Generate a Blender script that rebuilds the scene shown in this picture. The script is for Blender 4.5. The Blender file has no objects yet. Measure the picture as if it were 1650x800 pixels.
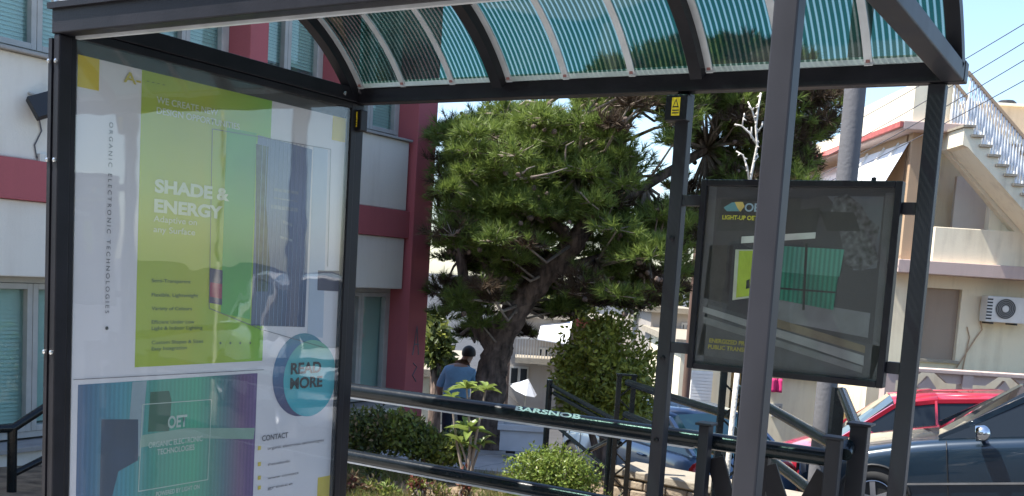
import bpy, bmesh, math, random
from mathutils import Vector, Matrix
random.seed(11)
sin, cos, rad = math.sin, math.cos, math.radians
S = bpy.context.scene
COL = S.collection
# ------------------------------------------------------------------ camera
EYE = 1.62
FPX, CX, CY = 1702.6, 825.0, 622.3
YAW, PIT, ROL = .54141, -.10615, .0629
ZV = Vector((0, 0, 1))
FH = Vector((-sin(YAW), cos(YAW), 0))        # horizontal forward of the camera
RH = Vector((cos(YAW), sin(YAW), 0))         # horizontal right
_fw = FH * cos(PIT) + ZV * sin(PIT)
_up = ZV * cos(PIT) - FH * sin(PIT)
_r = RH * cos(ROL) + _up * sin(ROL)
_u = _up * cos(ROL) - RH * sin(ROL)
CAM = Vector((0, 0, EYE))
cd = bpy.data.cameras.new('camera')
cd.sensor_width = 36; cd.sensor_fit = 'HORIZONTAL'
cd.lens = 36 * FPX / 1650
cd.shift_y = (CY - 400) / 1650
cd.clip_start = .05; cd.clip_end = 2000
cam = bpy.data.objects.new('camera', cd); COL.objects.link(cam)
cam.matrix_world = Matrix(((_r.x, _u.x, -_fw.x, 0), (_r.y, _u.y, -_fw.y, 0), (_r.z, _u.z, -_fw.z, EYE), (0, 0, 0, 1)))
S.camera = cam
# ------------------------------------------------------------------ sky, sun, exposure
SUN_AZ = math.atan2(-.77, -.64)              # clockwise from +Y
SUN_EL = rad(60)
w = bpy.data.worlds.new('World'); S.world = w; w.use_nodes = True
nt = w.node_tree
bg = nt.nodes['Background']
sky = nt.nodes.new('ShaderNodeTexSky'); sky.sky_type = 'NISHITA'; sky.sun_disc = False
sky.sun_elevation = SUN_EL; sky.sun_rotation = SUN_AZ
sky.air_density = 1.0; sky.dust_density = .7; sky.ozone_density = 2.2
nt.links.new(sky.outputs[0], bg.inputs[0]); bg.inputs[1].default_value = .11
sd = bpy.data.lights.new('sun', 'SUN'); sd.energy = 3.6; sd.angle = rad(.55); sd.color = (1, .955, .88)
sun = bpy.data.objects.new('sun', sd); COL.objects.link(sun)
sdir = Vector((sin(SUN_AZ) * cos(SUN_EL), cos(SUN_AZ) * cos(SUN_EL), sin(SUN_EL)))
sun.rotation_euler = sdir.to_track_quat('Z', 'Y').to_euler(); sun.location = sdir * 60
S.view_settings.view_transform = 'Standard'; S.view_settings.look = 'None'
S.view_settings.exposure = 1.55; S.view_settings.gamma = 1
S.cycles.max_bounces = 10; S.cycles.transparent_max_bounces = 24
S.cycles.caustics_reflective = False; S.cycles.caustics_refractive = False
S.cycles.sample_clamp_indirect = 6


# ------------------------------------------------------------------ helpers
def at(px, py, **k):
    d = _r * ((px - CX) / FPX) - _u * ((py - CY) / FPX) + _fw
    if 'X' in k: t = k['X'] / d.x
    elif 'Y' in k: t = k['Y'] / d.y
    elif 'Z' in k: t = (k['Z'] - EYE) / d.z
    elif 'V' in k: t = k['V'] / d.dot(FH)
    elif 'U' in k: t = k['U'] / d.dot(RH)
    return CAM + d * t


def P(u, v, z): return RH * u + FH * v + ZV * z
def UZ(px, py, V):
    p = at(px, py, V=V); return p.dot(RH), p.z


class MB:
    def __init__(s): s.v = []; s.f = []; s.m = []
    def add(s, vs, fs, mi=0):
        o = len(s.v); s.v += [Vector(q) for q in vs]; s.f += [tuple(i + o for i in f) for f in fs]; s.m += [mi] * len(fs); return s
    def hexa(s, q, mi=0):   # 8 corners: bottom 4 ccw, top 4
        return s.add(q, [(3, 2, 1, 0), (4, 5, 6, 7), (0, 1, 5, 4), (1, 2, 6, 5), (2, 3, 7, 6), (3, 0, 4, 7)], mi)
    def box(s, x0, x1, y0, y1, z0, z1, mi=0):
        x0, x1 = min(x0, x1), max(x0, x1); y0, y1 = min(y0, y1), max(y0, y1); z0, z1 = min(z0, z1), max(z0, z1)
        return s.hexa([(x0, y0, z0), (x1, y0, z0), (x1, y1, z0), (x0, y1, z0), (x0, y0, z1), (x1, y0, z1), (x1, y1, z1), (x0, y1, z1)], mi)
    def ubox(s, u0, u1, v0, v1, z0, z1, mi=0):
        u0, u1 = min(u0, u1), max(u0, u1); v0, v1 = min(v0, v1), max(v0, v1); z0, z1 = min(z0, z1), max(z0, z1)
        return s.hexa([P(*q) for q in ((u0, v0, z0), (u1, v0, z0), (u1, v1, z0), (u0, v1, z0), (u0, v0, z1), (u1, v0, z1), (u1, v1, z1), (u0, v1, z1))], mi)
    def beam(s, p, q, w, h, up=ZV, mi=0):
        p, q = Vector(p), Vector(q); d = (q - p).normalized(); sd_ = d.cross(up)
        if sd_.length < 1e-4: sd_ = d.cross(Vector((1, 0, 0)))
        sd_.normalize(); u_ = sd_.cross(d).normalized(); a = sd_ * (w / 2); b = u_ * (h / 2)
        return s.hexa([p - a - b, p + a - b, q + a - b, q - a - b, p - a + b, p + a + b, q + a + b, q - a + b], mi)
    def tube(s, pts, r, n=10, mi=0, cap=True):
        pts = [Vector(q) for q in pts]; rs = r if isinstance(r, (list, tuple)) else [r] * len(pts)
        o = len(s.v); ref = None
        for i, q in enumerate(pts):
            d = (pts[min(i + 1, len(pts) - 1)] - pts[max(i - 1, 0)])
            d = d.normalized() if d.length > 1e-9 else ZV
            if ref is None:
                ref = d.cross(ZV) if abs(d.z) < .95 else d.cross(Vector((1, 0, 0)))
            ref = (ref - d * ref.dot(d)).normalized(); b = d.cross(ref)
            for k in range(n):
                a = 2 * math.pi * k / n; s.v.append(q + (ref * cos(a) + b * sin(a)) * rs[i])
        for i in range(len(pts) - 1):
            for k in range(n):
                k2 = (k + 1) % n; s.f.append((o + i * n + k, o + i * n + k2, o + (i + 1) * n + k2, o + (i + 1) * n + k)); s.m.append(mi)
        if cap:
            s.f.append(tuple(o + k for k in range(n - 1, -1, -1))); s.m.append(mi)
            s.f.append(tuple(o + (len(pts) - 1) * n + k for k in range(n))); s.m.append(mi)
        return s
    def prism(s, pts, vec, mi=0):
        pts = [Vector(q) for q in pts]; vec = Vector(vec); n = len(pts)
        fs = [tuple(range(n)), tuple(range(2 * n - 1, n - 1, -1))] + [(i, i + n, (i + 1) % n + n, (i + 1) % n) for i in range(n)]
        return s.add(pts + [q + vec for q in pts], fs, mi)
    def lathe(s, c, prof, axis=ZV, n=20, mi=0):   # prof: (radius, height along axis)
        c = Vector(c); axis = Vector(axis).normalized(); a = axis.orthogonal().normalized(); b = axis.cross(a); o = len(s.v)
        for (r_, h) in prof:
            for k in range(n):
                t = 2 * math.pi * k / n; s.v.append(c + axis * h + (a * cos(t) + b * sin(t)) * r_)
        for i in range(len(prof) - 1):
            for k in range(n):
                k2 = (k + 1) % n; s.f.append((o + i * n + k, o + i * n + k2, o + (i + 1) * n + k2, o + (i + 1) * n + k)); s.m.append(mi)
        return s
    def build(s, name, mat, parent=None, smooth=False, bevel=0):
        me = bpy.data.meshes.new(name)
        off = Vector((0, 0, 0)); q = parent
        while q is not None: off += q.location; q = q.parent
        me.from_pydata([v - off for v in s.v], [], s.f)
        for m in (mat if isinstance(mat, (list, tuple)) else [mat]): me.materials.append(m)
        if any(s.m): me.polygons.foreach_set('material_index', s.m)
        bm = bmesh.new(); bm.from_mesh(me); bmesh.ops.recalc_face_normals(bm, faces=bm.faces); bm.to_mesh(me); bm.free()
        if smooth:
            me.polygons.foreach_set('use_smooth', [True] * len(me.polygons))
            if smooth == 'angle':
                try: me.set_sharp_from_angle(angle=rad(40))
                except Exception: pass
        ob = bpy.data.objects.new(name, me); COL.objects.link(ob)
        if parent: ob.parent = parent
        if bevel:
            b = ob.modifiers.new('bevel', 'BEVEL'); b.width = bevel; b.segments = 2; b.limit_method = 'ANGLE'; b.angle_limit = rad(40)
        return ob
    def raw(s, name, mat, parent=None, smooth=False):       # big soups: no normal recalculation
        me = bpy.data.meshes.new(name)
        off = Vector((0, 0, 0)); q = parent
        while q is not None: off += q.location; q = q.parent
        me.from_pydata([v - off for v in s.v], [], s.f)
        for m in (mat if isinstance(mat, (list, tuple)) else [mat]): me.materials.append(m)
        if any(s.m): me.polygons.foreach_set('material_index', s.m)
        if smooth: me.polygons.foreach_set('use_smooth', [True] * len(me.polygons))
        ob = bpy.data.objects.new(name, me); COL.objects.link(ob)
        if parent: ob.parent = parent
        return ob


def thing(name, loc, label, cat, group=None):
    o = bpy.data.objects.new(name, None); COL.objects.link(o); o.location = Vector(loc); o.empty_display_size = .2
    o['label'] = label; o['category'] = cat
    if group: o['group'] = group
    return o


def tag(o, label, cat, group=None):
    o['label'] = label; o['category'] = cat
    if group: o['group'] = group
    return o


def struct(o): o['kind'] = 'structure'; return o


# ------------------------------------------------------------------ materials
def newmat(name):
    m = bpy.data.materials.new(name); m.use_nodes = True
    return m, m.node_tree.nodes, m.node_tree.links, m.node_tree.nodes['Principled BSDF']


def pm(name, col, rough=.6, metal=0., var=.12, scale=6., bump=0., bscale=40., coat=0., col2=None, detail=4, spec=.5, stretch=None):
    m, N, L, b = newmat(name)
    tc = N.new('ShaderNodeTexCoord'); src = tc.outputs['Object']
    if stretch:
        mp = N.new('ShaderNodeMapping'); mp.inputs['Scale'].default_value = stretch; L.new(src, mp.inputs[0]); src = mp.outputs[0]
    nz = N.new('ShaderNodeTexNoise'); nz.inputs['Scale'].default_value = scale; nz.inputs['Detail'].default_value = detail
    L.new(src, nz.inputs['Vector'])
    cr = N.new('ShaderNodeValToRGB'); cr.color_ramp.elements[0].position = .3; cr.color_ramp.elements[1].position = .7
    c = Vector(col); c2 = Vector(col2) if col2 else c
    lo = c * (1 - var); hi = c2 * (1 + var)
    cr.color_ramp.elements[0].color = (*lo, 1); cr.color_ramp.elements[1].color = (*[min(1, x) for x in hi], 1)
    L.new(nz.outputs['Fac'], cr.inputs[0]); L.new(cr.outputs[0], b.inputs['Base Color'])
    b.inputs['Roughness'].default_value = rough; b.inputs['Metallic'].default_value = metal
    b.inputs['Specular IOR Level'].default_value = spec
    if coat: b.inputs['Coat Weight'].default_value = coat; b.inputs['Coat Roughness'].default_value = .04
    if rough > .15:
        mr = N.new('ShaderNodeMapRange'); mr.inputs[3].default_value = rough * .8; mr.inputs[4].default_value = min(1, rough * 1.2)
        L.new(nz.outputs['Fac'], mr.inputs[0]); L.new(mr.outputs[0], b.inputs['Roughness'])
    if bump:
        n2 = N.new('ShaderNodeTexNoise'); n2.inputs['Scale'].default_value = bscale; n2.inputs['Detail'].default_value = 5
        L.new(src, n2.inputs['Vector'])
        bp = N.new('ShaderNodeBump'); bp.inputs['Strength'].default_value = bump; bp.inputs['Distance'].default_value = .02
        L.new(n2.outputs['Fac'], bp.inputs['Height']); L.new(bp.outputs[0], b.inputs['Normal'])
    return m


def stucco(name, col, dirt=(.22, .17, .13), amount=.35, bump=.25):
    """painted render with blotchy stains and rain streaks"""
    m, N, L, b = newmat(name)
    tc = N.new('ShaderNodeTexCoord')
    n1 = N.new('ShaderNodeTexNoise'); n1.inputs['Scale'].default_value = 1.1; n1.inputs['Detail'].default_value = 8; n1.inputs['Roughness'].default_value = .65
    L.new(tc.outputs['Object'], n1.inputs['Vector'])
    mp = N.new('ShaderNodeMapping'); mp.inputs['Scale'].default_value = (5, 5, .5); L.new(tc.outputs['Object'], mp.inputs[0])
    n2 = N.new('ShaderNodeTexNoise'); n2.inputs['Scale'].default_value = 1.6; n2.inputs['Detail'].default_value = 5; L.new(mp.outputs[0], n2.inputs['Vector'])
    mul = N.new('ShaderNodeMath'); mul.operation = 'MULTIPLY'; L.new(n1.outputs['Fac'], mul.inputs[0]); L.new(n2.outputs['Fac'], mul.inputs[1])
    cr = N.new('ShaderNodeValToRGB'); cr.color_ramp.elements[0].position = .24; cr.color_ramp.elements[1].position = .5
    cr.color_ramp.elements[0].color = (0, 0, 0, 1); cr.color_ramp.elements[1].color = (amount, amount, amount, 1)
    L.new(mul.outputs[0], cr.inputs[0])
    mx = N.new('ShaderNodeMix'); mx.data_type = 'RGBA'
    mx.inputs[6].default_value = (*col, 1); mx.inputs[7].default_value = (*dirt, 1); L.new(cr.outputs[0], mx.inputs[0])
    L.new(mx.outputs[2], b.inputs['Base Color']); b.inputs['Roughness'].default_value = .85; b.inputs['Specular IOR Level'].default_value = .25
    n3 = N.new('ShaderNodeTexNoise'); n3.inputs['Scale'].default_value = 60; n3.inputs['Detail'].default_value = 4; L.new(tc.outputs['Object'], n3.inputs['Vector'])
    bp = N.new('ShaderNodeBump'); bp.inputs['Strength'].default_value = bump; bp.inputs['Distance'].default_value = .01
    L.new(n3.outputs['Fac'], bp.inputs['Height']); L.new(bp.outputs[0], b.inputs['Normal'])
    return m


def fresnel(N, L, ior):
    """same reflectance on both faces of a thin pane"""
    fr = N.new('ShaderNodeFresnel'); geo = N.new('ShaderNodeNewGeometry'); mr = N.new('ShaderNodeMapRange')
    mr.inputs[3].default_value = ior; mr.inputs[4].default_value = 1 / ior
    L.new(geo.outputs['Backfacing'], mr.inputs[0]); L.new(mr.outputs[0], fr.inputs[0])
    return fr


def glass(name, tint=(1, 1, 1), ior=1.5, rough=.0, haze=.0, wob=0., wscale=3., hazecol=(.8, .8, .8)):
    m = bpy.data.materials.new(name); m.use_nodes = True; N = m.node_tree.nodes; L = m.node_tree.links; N.clear()
    out = N.new('ShaderNodeOutputMaterial'); tr = N.new('ShaderNodeBsdfTransparent'); tr.inputs[0].default_value = (*tint, 1)
    gl = N.new('ShaderNodeBsdfGlossy'); gl.inputs['Roughness'].default_value = rough
    fr = fresnel(N, L, ior); mx = N.new('ShaderNodeMixShader')
    L.new(fr.outputs[0], mx.inputs[0]); last = tr.outputs[0]
    if haze:
        df = N.new('ShaderNodeBsdfDiffuse'); df.inputs[0].default_value = (*hazecol, 1); m2 = N.new('ShaderNodeMixShader'); m2.inputs[0].default_value = haze
        L.new(tr.outputs[0], m2.inputs[1]); L.new(df.outputs[0], m2.inputs[2]); last = m2.outputs[0]
    L.new(last, mx.inputs[1]); L.new(gl.outputs[0], mx.inputs[2]); L.new(mx.outputs[0], out.inputs[0])
    if wob:
        tc = N.new('ShaderNodeTexCoord'); nz = N.new('ShaderNodeTexNoise'); nz.inputs['Scale'].default_value = wscale; nz.inputs['Detail'].default_value = 2
        L.new(tc.outputs['Object'], nz.inputs['Vector']); bp = N.new('ShaderNodeBump'); bp.inputs['Strength'].default_value = wob; bp.inputs['Distance'].default_value = .02
        L.new(nz.outputs['Fac'], bp.inputs['Height']); L.new(bp.outputs[0], gl.inputs['Normal']); L.new(bp.outputs[0], fr.inputs['Normal'])
    return m


def leafmat(name, c1, c2, trans=.35, rough=.45, scale=3.):
    m = bpy.data.materials.new(name); m.use_nodes = True; N = m.node_tree.nodes; L = m.node_tree.links
    b = N['Principled BSDF']; out = N['Material Output']
    geo = N.new('ShaderNodeNewGeometry'); tc = N.new('ShaderNodeTexCoord')
    nz = N.new('ShaderNodeTexNoise'); nz.inputs['Scale'].default_value = scale; L.new(tc.outputs['Object'], nz.inputs['Vector'])
    ad = N.new('ShaderNodeMath'); ad.operation = 'MULTIPLY_ADD'; ad.inputs[1].default_value = .55
    L.new(geo.outputs['Random Per Island'], ad.inputs[0])
    sb = N.new('ShaderNodeMath'); sb.operation = 'MULTIPLY_ADD'; sb.inputs[1].default_value = .9; sb.inputs[2].default_value = -.22; L.new(nz.outputs['Fac'], sb.inputs[0])
    L.new(sb.outputs[0], ad.inputs[2])
    cr = N.new('ShaderNodeValToRGB'); cr.color_ramp.elements[0].color = (*c1, 1); cr.color_ramp.elements[1].color = (*c2, 1); L.new(ad.outputs[0], cr.inputs[0])
    L.new(cr.outputs[0], b.inputs['Base Color']); b.inputs['Roughness'].default_value = rough; b.inputs['Specular IOR Level'].default_value = .35
    tl = N.new('ShaderNodeBsdfTranslucent'); L.new(cr.outputs[0], tl.inputs[0])
    mx = N.new('ShaderNodeMixShader'); mx.inputs[0].default_value = trans
    L.new(b.outputs[0], mx.inputs[1]); L.new(tl.outputs[0], mx.inputs[2]); L.new(mx.outputs[0], out.inputs[0])
    return m


def ramp_print(name, axis, stops, lo, hi, stripes=0, sdark=.75, noise=.0, diag=0.):
    """printed colour gradient along an object axis between lo and hi"""
    m, N, L, b = newmat(name)
    tc = N.new('ShaderNodeTexCoord'); sp = N.new('ShaderNodeSeparateXYZ'); L.new(tc.outputs['Object'], sp.inputs[0])
    val = sp.outputs[axis]
    if diag:
        ma = N.new('ShaderNodeMath'); ma.operation = 'MULTIPLY_ADD'; ma.inputs[1].default_value = diag
        L.new(sp.outputs[2], ma.inputs[0]); L.new(val, ma.inputs[2]); val = ma.outputs[0]
    mr = N.new('ShaderNodeMapRange'); mr.inputs[1].default_value = lo; mr.inputs[2].default_value = hi; L.new(val, mr.inputs[0])
    fac = mr.outputs[0]
    if noise:
        nz = N.new('ShaderNodeTexNoise'); nz.inputs['Scale'].default_value = 5; nz.inputs['Detail'].default_value = 2; L.new(tc.outputs['Object'], nz.inputs['Vector'])
        m2 = N.new('ShaderNodeMath'); m2.operation = 'MULTIPLY_ADD'; m2.inputs[1].default_value = noise; L.new(nz.outputs['Fac'], m2.inputs[0]); L.new(fac, m2.inputs[2])
        m3 = N.new('ShaderNodeMath'); m3.operation = 'SUBTRACT'; m3.inputs[1].default_value = noise / 2; L.new(m2.outputs[0], m3.inputs[0]); fac = m3.outputs[0]
    cr = N.new('ShaderNodeValToRGB'); e = cr.color_ramp.elements
    e[0].position = stops[0][0]; e[0].color = (*stops[0][1], 1); e[1].position = stops[-1][0]; e[1].color = (*stops[-1][1], 1)
    for (p_, c_) in stops[1:-1]:
        x = e.new(p_); x.color = (*c_, 1)
    L.new(fac, cr.inputs[0]); last = cr.outputs[0]
    if stripes:
        wv = N.new('ShaderNodeTexWave'); wv.bands_direction = 'XYZ'[axis]; wv.inputs['Scale'].default_value = stripes; wv.inputs['Distortion'].default_value = .0
        L.new(tc.outputs['Object'], wv.inputs['Vector'])
        mx = N.new('ShaderNodeMix'); mx.data_type = 'RGBA'; mx.blend_type = 'MULTIPLY'; mx.inputs[0].default_value = 1
        r2 = N.new('ShaderNodeValToRGB'); r2.color_ramp.elements[0].color = (sdark, sdark, sdark, 1); L.new(wv.outputs['Fac'], r2.inputs[0])
        L.new(last, mx.inputs[6]); L.new(r2.outputs[0], mx.inputs[7]); last = mx.outputs[2]
    L.new(last, b.inputs['Base Color']); b.inputs['Roughness'].default_value = .5
    return m


def roofmat():
    """green twin-wall sheet with printed stripes: see-through, tinted, slightly glossy"""
    m = bpy.data.materials.new('striped green sheet'); m.use_nodes = True; N = m.node_tree.nodes; L = m.node_tree.links; N.clear()
    out = N.new('ShaderNodeOutputMaterial'); tc = N.new('ShaderNodeTexCoord')
    wv = N.new('ShaderNodeTexWave'); wv.bands_direction = 'X'; wv.inputs['Scale'].default_value = 2 * math.pi / (20 * .0195) ; wv.inputs['Distortion'].default_value = 0
    L.new(tc.outputs['Object'], wv.inputs['Vector'])
    cr = N.new('ShaderNodeValToRGB'); cr.color_ramp.elements[0].position = .55; cr.color_ramp.elements[1].position = .92
    cr.color_ramp.elements[0].color = (.022, .105, .083, 1); cr.color_ramp.elements[1].color = (.33, .45, .41, 1); L.new(wv.outputs['Fac'], cr.inputs[0])
    tr = N.new('ShaderNodeBsdfTransparent'); L.new(cr.outputs[0], tr.inputs[0])
    df = N.new('ShaderNodeBsdfTranslucent'); c2 = N.new('ShaderNodeValToRGB'); c2.color_ramp.elements[0].position = .48; c2.color_ramp.elements[1].position = .82
    c2.color_ramp.elements[0].color = (.03, .11, .095, 1); c2.color_ramp.elements[1].color = (.32, .38, .33, 1); L.new(wv.outputs['Fac'], c2.inputs[0]); L.new(c2.outputs[0], df.inputs[0])
    d2 = N.new('ShaderNodeBsdfDiffuse'); L.new(c2.outputs[0], d2.inputs[0])
    ms = N.new('ShaderNodeMixShader'); ms.inputs[0].default_value = .5; L.new(df.outputs[0], ms.inputs[1]); L.new(d2.outputs[0], ms.inputs[2])
    m1 = N.new('ShaderNodeMixShader')
    dn = N.new('ShaderNodeTexNoise'); dn.inputs['Scale'].default_value = 3.5; dn.inputs['Detail'].default_value = 6; L.new(tc.outputs['Object'], dn.inputs['Vector'])
    dr = N.new('ShaderNodeMapRange'); dr.inputs[1].default_value = .42; dr.inputs[2].default_value = .75; dr.inputs[3].default_value = .05; dr.inputs[4].default_value = .32
    L.new(dn.outputs['Fac'], dr.inputs[0]); L.new(dr.outputs[0], m1.inputs[0]); L.new(tr.outputs[0], m1.inputs[1]); L.new(ms.outputs[0], m1.inputs[2])
    gl = N.new('ShaderNodeBsdfGlossy'); gl.inputs['Roughness'].default_value = .08
    nz = N.new('ShaderNodeTexNoise'); nz.inputs['Scale'].default_value = 2.2; L.new(tc.outputs['Object'], nz.inputs['Vector'])
    bp = N.new('ShaderNodeBump'); bp.inputs['Strength'].default_value = .25; bp.inputs['Distance'].default_value = .05; L.new(nz.outputs['Fac'], bp.inputs['Height']); L.new(bp.outputs[0], gl.inputs['Normal'])
    fr = fresnel(N, L, 1.45)
    mx = N.new('ShaderNodeMixShader'); L.new(fr.outputs[0], mx.inputs[0]); L.new(m1.outputs[0], mx.inputs[1]); L.new(gl.outputs[0], mx.inputs[2]); L.new(mx.outputs[0], out.inputs[0])
    return m


M = {}
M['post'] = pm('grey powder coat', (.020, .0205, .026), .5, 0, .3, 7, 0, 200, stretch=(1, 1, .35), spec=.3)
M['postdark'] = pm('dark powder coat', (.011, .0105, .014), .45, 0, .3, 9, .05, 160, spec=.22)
M['alu'] = pm('dull aluminium', (.55, .57, .60), .45, .35, .1, 14, .05, 80)
M['zinc'] = pm('bolt zinc', (.6, .6, .6), .25, .9, .1, 20)
M['railblack'] = pm('gloss black paint', (.006, .009, .011), .22, 0, .25, 12, .04, 60, spec=.3)
M['redclip'] = pm('reddish clip', (.35, .16, .15), .5)
M['roof'] = roofmat()
M['roofclear'] = glass('clear sheet', (.97, .99, .98), 1.45, .05, .03, .2, 3)
M['label'] = pm('yellow label', (.75, .55, .02), .5)
M['ink'] = pm('black ink', (.02, .02, .02), .5)
M['white'] = pm('white paint', (.78, .78, .77), .5, 0, .05)
M['paper'] = pm('poster paper', (.80, .745, .775), .5, 0, .04, 2)
M['yellow'] = pm('poster yellow', (.72, .53, .015), .5, 0, .06)
M['lime'] = pm('poster lime', (.40, .50, .02), .5, 0, .12, 3)
M['green'] = pm('poster green', (.10, .40, .06), .5, 0, .15, 3)
M['greyink'] = pm('grey ink', (.12, .11, .13), .5)
M['greentext'] = pm('dark green ink', (.10, .16, .02), .5)
M['palelime'] = pm('pale ink', (.70, .74, .52), .5)
M['backing'] = pm('black backing', (.03, .03, .034), .5)
M['acryl'] = glass('poster glass', (.96, .97, .97), 1.55, .0, .04, .06, 4)
M['dispglass'] = glass('display glass', (.95, .96, .96), 1.4, .01, .006, .05, 4)
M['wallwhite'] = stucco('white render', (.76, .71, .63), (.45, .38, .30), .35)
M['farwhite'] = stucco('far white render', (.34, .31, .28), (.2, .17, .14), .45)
M['red'] = stucco('dark red render', (.43, .12, .13), (.26, .09, .09), .3)
M['frame'] = pm('grey window frame', (.42, .41, .38), .45)
M['pane'] = glass('window pane', (.86, .95, .93), 1.5, .0, .06, .04, 1.5, (.5, .7, .68))
M['blind'] = ramp_print('slatted blind', 2, [(0, (.50, .56, .52)), (1, (.60, .66, .62))], -5, 5, 0)
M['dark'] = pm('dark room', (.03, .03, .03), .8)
M['concrete'] = stucco('concrete', (.36, .34, .32), (.14, .13, .12), .45)
M['pole'] = stucco('grey pole concrete', (.14, .14, .15), (.06, .06, .07), .7)
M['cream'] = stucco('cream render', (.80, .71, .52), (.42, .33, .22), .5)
M['cream2'] = stucco('pale cream render', (.84, .75, .56), (.44, .36, .25), .55)
M['pink'] = stucco('pinkish plaster', (.52, .40, .35), (.30, .22, .19), .35)
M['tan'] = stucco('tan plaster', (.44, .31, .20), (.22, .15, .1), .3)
M['tile'] = pm('red tile', (.42, .10, .085), .7, 0, .25, 10)
M['canvas'] = pm('white canvas', (.80, .80, .80), .8, 0, .05, 3, .1, 30)
M['soil'] = pm('garden soil', (.13, .085, .055), .95, 0, .4, 5, .8, 30, col2=(.26, .19, .12))
M['asphalt'] = pm('asphalt', (.055, .055, .058), .9, 0, .2, 3, .4, 120)
M['paving'] = pm('paving', (.40, .38, .35), .85, 0, .15, 4, .3, 60)
M['slab'] = pm('grey paving slab', (.36, .37, .38), .8, 0, .12, 5, .2, 60)
M['planter'] = pm('planter plastic', (.46, .47, .49), .6, 0, .1, 5)
M['stone'] = pm('rubble stone', (.32, .26, .19), .9, 0, .25, 8, .6, 25)
M['cap'] = pm('stone coping', (.30, .26, .20), .85, 0, .12, 6, .3, 40)
M['bark'] = pm('pine bark', (.055, .036, .028), .95, 0, .6, 16, 1.0, 34, stretch=(1, 1, .3), col2=(.14, .10, .08))
M['twig'] = pm('bare twig', (.26, .21, .17), .9, 0, .3, 20)
M['palewood'] = pm('bleached stalk', (.66, .62, .56), .8, 0, .2, 20, .3, 60)
M['needle'] = leafmat('pine needles', (.045, .085, .02), (.28, .36, .08), .38, .5, 1.4)
M['needlebrown'] = leafmat('dead needles', (.035, .022, .014), (.11, .075, .045), .15, .8, 1.4)
M['leafcitrus'] = leafmat('tree leaves', (.06, .10, .02), (.46, .46, .08), .42, .4, 2)
M['leafdark'] = leafmat('dark shrub leaves', (.035, .055, .02), (.14, .17, .06), .3, .4, 3)
M['leafolive'] = leafmat('olive shrub leaves', (.06, .09, .02), (.30, .32, .07), .35, .4, 3)
M['leafbright'] = leafmat('bright shrub leaves', (.07, .12, .02), (.26, .34, .06), .35, .4, 3)
M['leafbig'] = leafmat('large leaves', (.10, .17, .035), (.30, .37, .10), .35, .35, 4)
M['leafred'] = leafmat('red leaves', (.10, .03, .025), (.28, .09, .06), .3, .5, 4)
M['dry'] = leafmat('dry stems', (.16, .11, .06), (.38, .29, .16), .3, .7, 5)
M['grass'] = leafmat('grass', (.07, .10, .02), (.24, .27, .07), .35, .5, 2)
M['skin'] = pm('skin', (.32, .18, .12), .55)
M['shirt'] = pm('blue shirt', (.20, .36, .52), .85, 0, .12, 8, .3, 20)
M['jeans'] = pm('dark trousers', (.02, .025, .04), .85)
M['hair'] = pm('dark hair', (.015, .012, .01), .7)
M['carblue'] = pm('dark blue car paint', (.012, .028, .048), .3, .3, .05, 2, coat=1)
M['carred'] = pm('red car paint', (.50, .022, .045), .35, .1, .05, 2, coat=1)
M['carmid'] = pm('blue car paint', (.11, .17, .26), .35, .2, .05, 2, coat=1)
M['carwhite'] = pm('white car paint', (.78, .78, .78), .35, 0, .03, 2, coat=1)
M['carglass'] = pm('car window', (.012, .016, .02), .03, 0, .0, 2, spec=.4)
M['carglassteal'] = pm('teal car window', (.06, .16, .15), .03, 0, .0, 2, spec=.8)
M['tyre'] = pm('tyre rubber', (.018, .018, .018), .85)
M['rim'] = pm('alloy rim', (.5, .5, .52), .3, .8)
M['chrome'] = pm('chrome', (.7, .7, .7), .12, 1)
M['plastic'] = pm('black plastic', (.02, .02, .02), .5)
M['lampred'] = pm('red lamp lens', (.45, .02, .02), .15)
M['acwhite'] = pm('off white casing', (.62, .60, .55), .5, 0, .08)
M['cable'] = pm('black cable', (.09, .09, .10), .6)


# ------------------------------------------------------------------ terrain
def smooth(a, b, x):
    t = max(0., min(1., (x - a) / (b - a))); return t * t * (3 - 2 * t)


def garden_z(v):
    z = 0.
    if v > 5.5: z -= .07 * (min(v, 12) - 5.5)
    if v > 12: z -= .28 * (min(v, 14) - 12)
    if v > 14: z -= .05 * (min(v, 30) - 14)
    return z


def street_z(u, v):
    return max(-2.6, min(-.12, -.87 - .1 * (v - 11.2) - .14 * max(-4, min(2.2, 3.85 - u))))


def ub(v):
    pts = [(-50, 1.6), (4, 1.6), (8, 1.55), (9.5, 1.2), (11, .9), (14, .5), (20, .2), (400, 0)]
    for (a, b), (c, d) in zip(pts, pts[1:]):
        if v <= c: return b + (d - b) * (v - a) / (c - a)
    return 0.


def gz(x, y):
    u = x * RH.x + y * RH.y; v = x * FH.x + y * FH.y
    k = smooth(-.15, .35, u - ub(v)) if v > 3.8 else smooth(0, 3, u - 2.5)
    return garden_z(v) * (1 - k) + street_z(u, v) * k


def sheet(name, mat, us, vs, fn, dz, inside=None):
    m = MB(); idx = {}
    for i, u in enumerate(us):
        for j, v in enumerate(vs):
            p = P(u, v, 0); p.z = fn(p.x, p.y) + dz; idx[i, j] = len(m.v); m.v.append(p)
    for i in range(len(us) - 1):
        for j in range(len(vs) - 1):
            if inside and not inside((us[i] + us[i + 1]) / 2, (vs[j] + vs[j + 1]) / 2): continue
            m.f.append((idx[i, j], idx[i + 1, j], idx[i + 1, j + 1], idx[i, j + 1])); m.m.append(0)
    return m.raw(name, mat, None, True)


def frange(a, b, s):
    o = []; x = a
    while x < b + 1e-6: o.append(x); x += s
    return o


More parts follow.
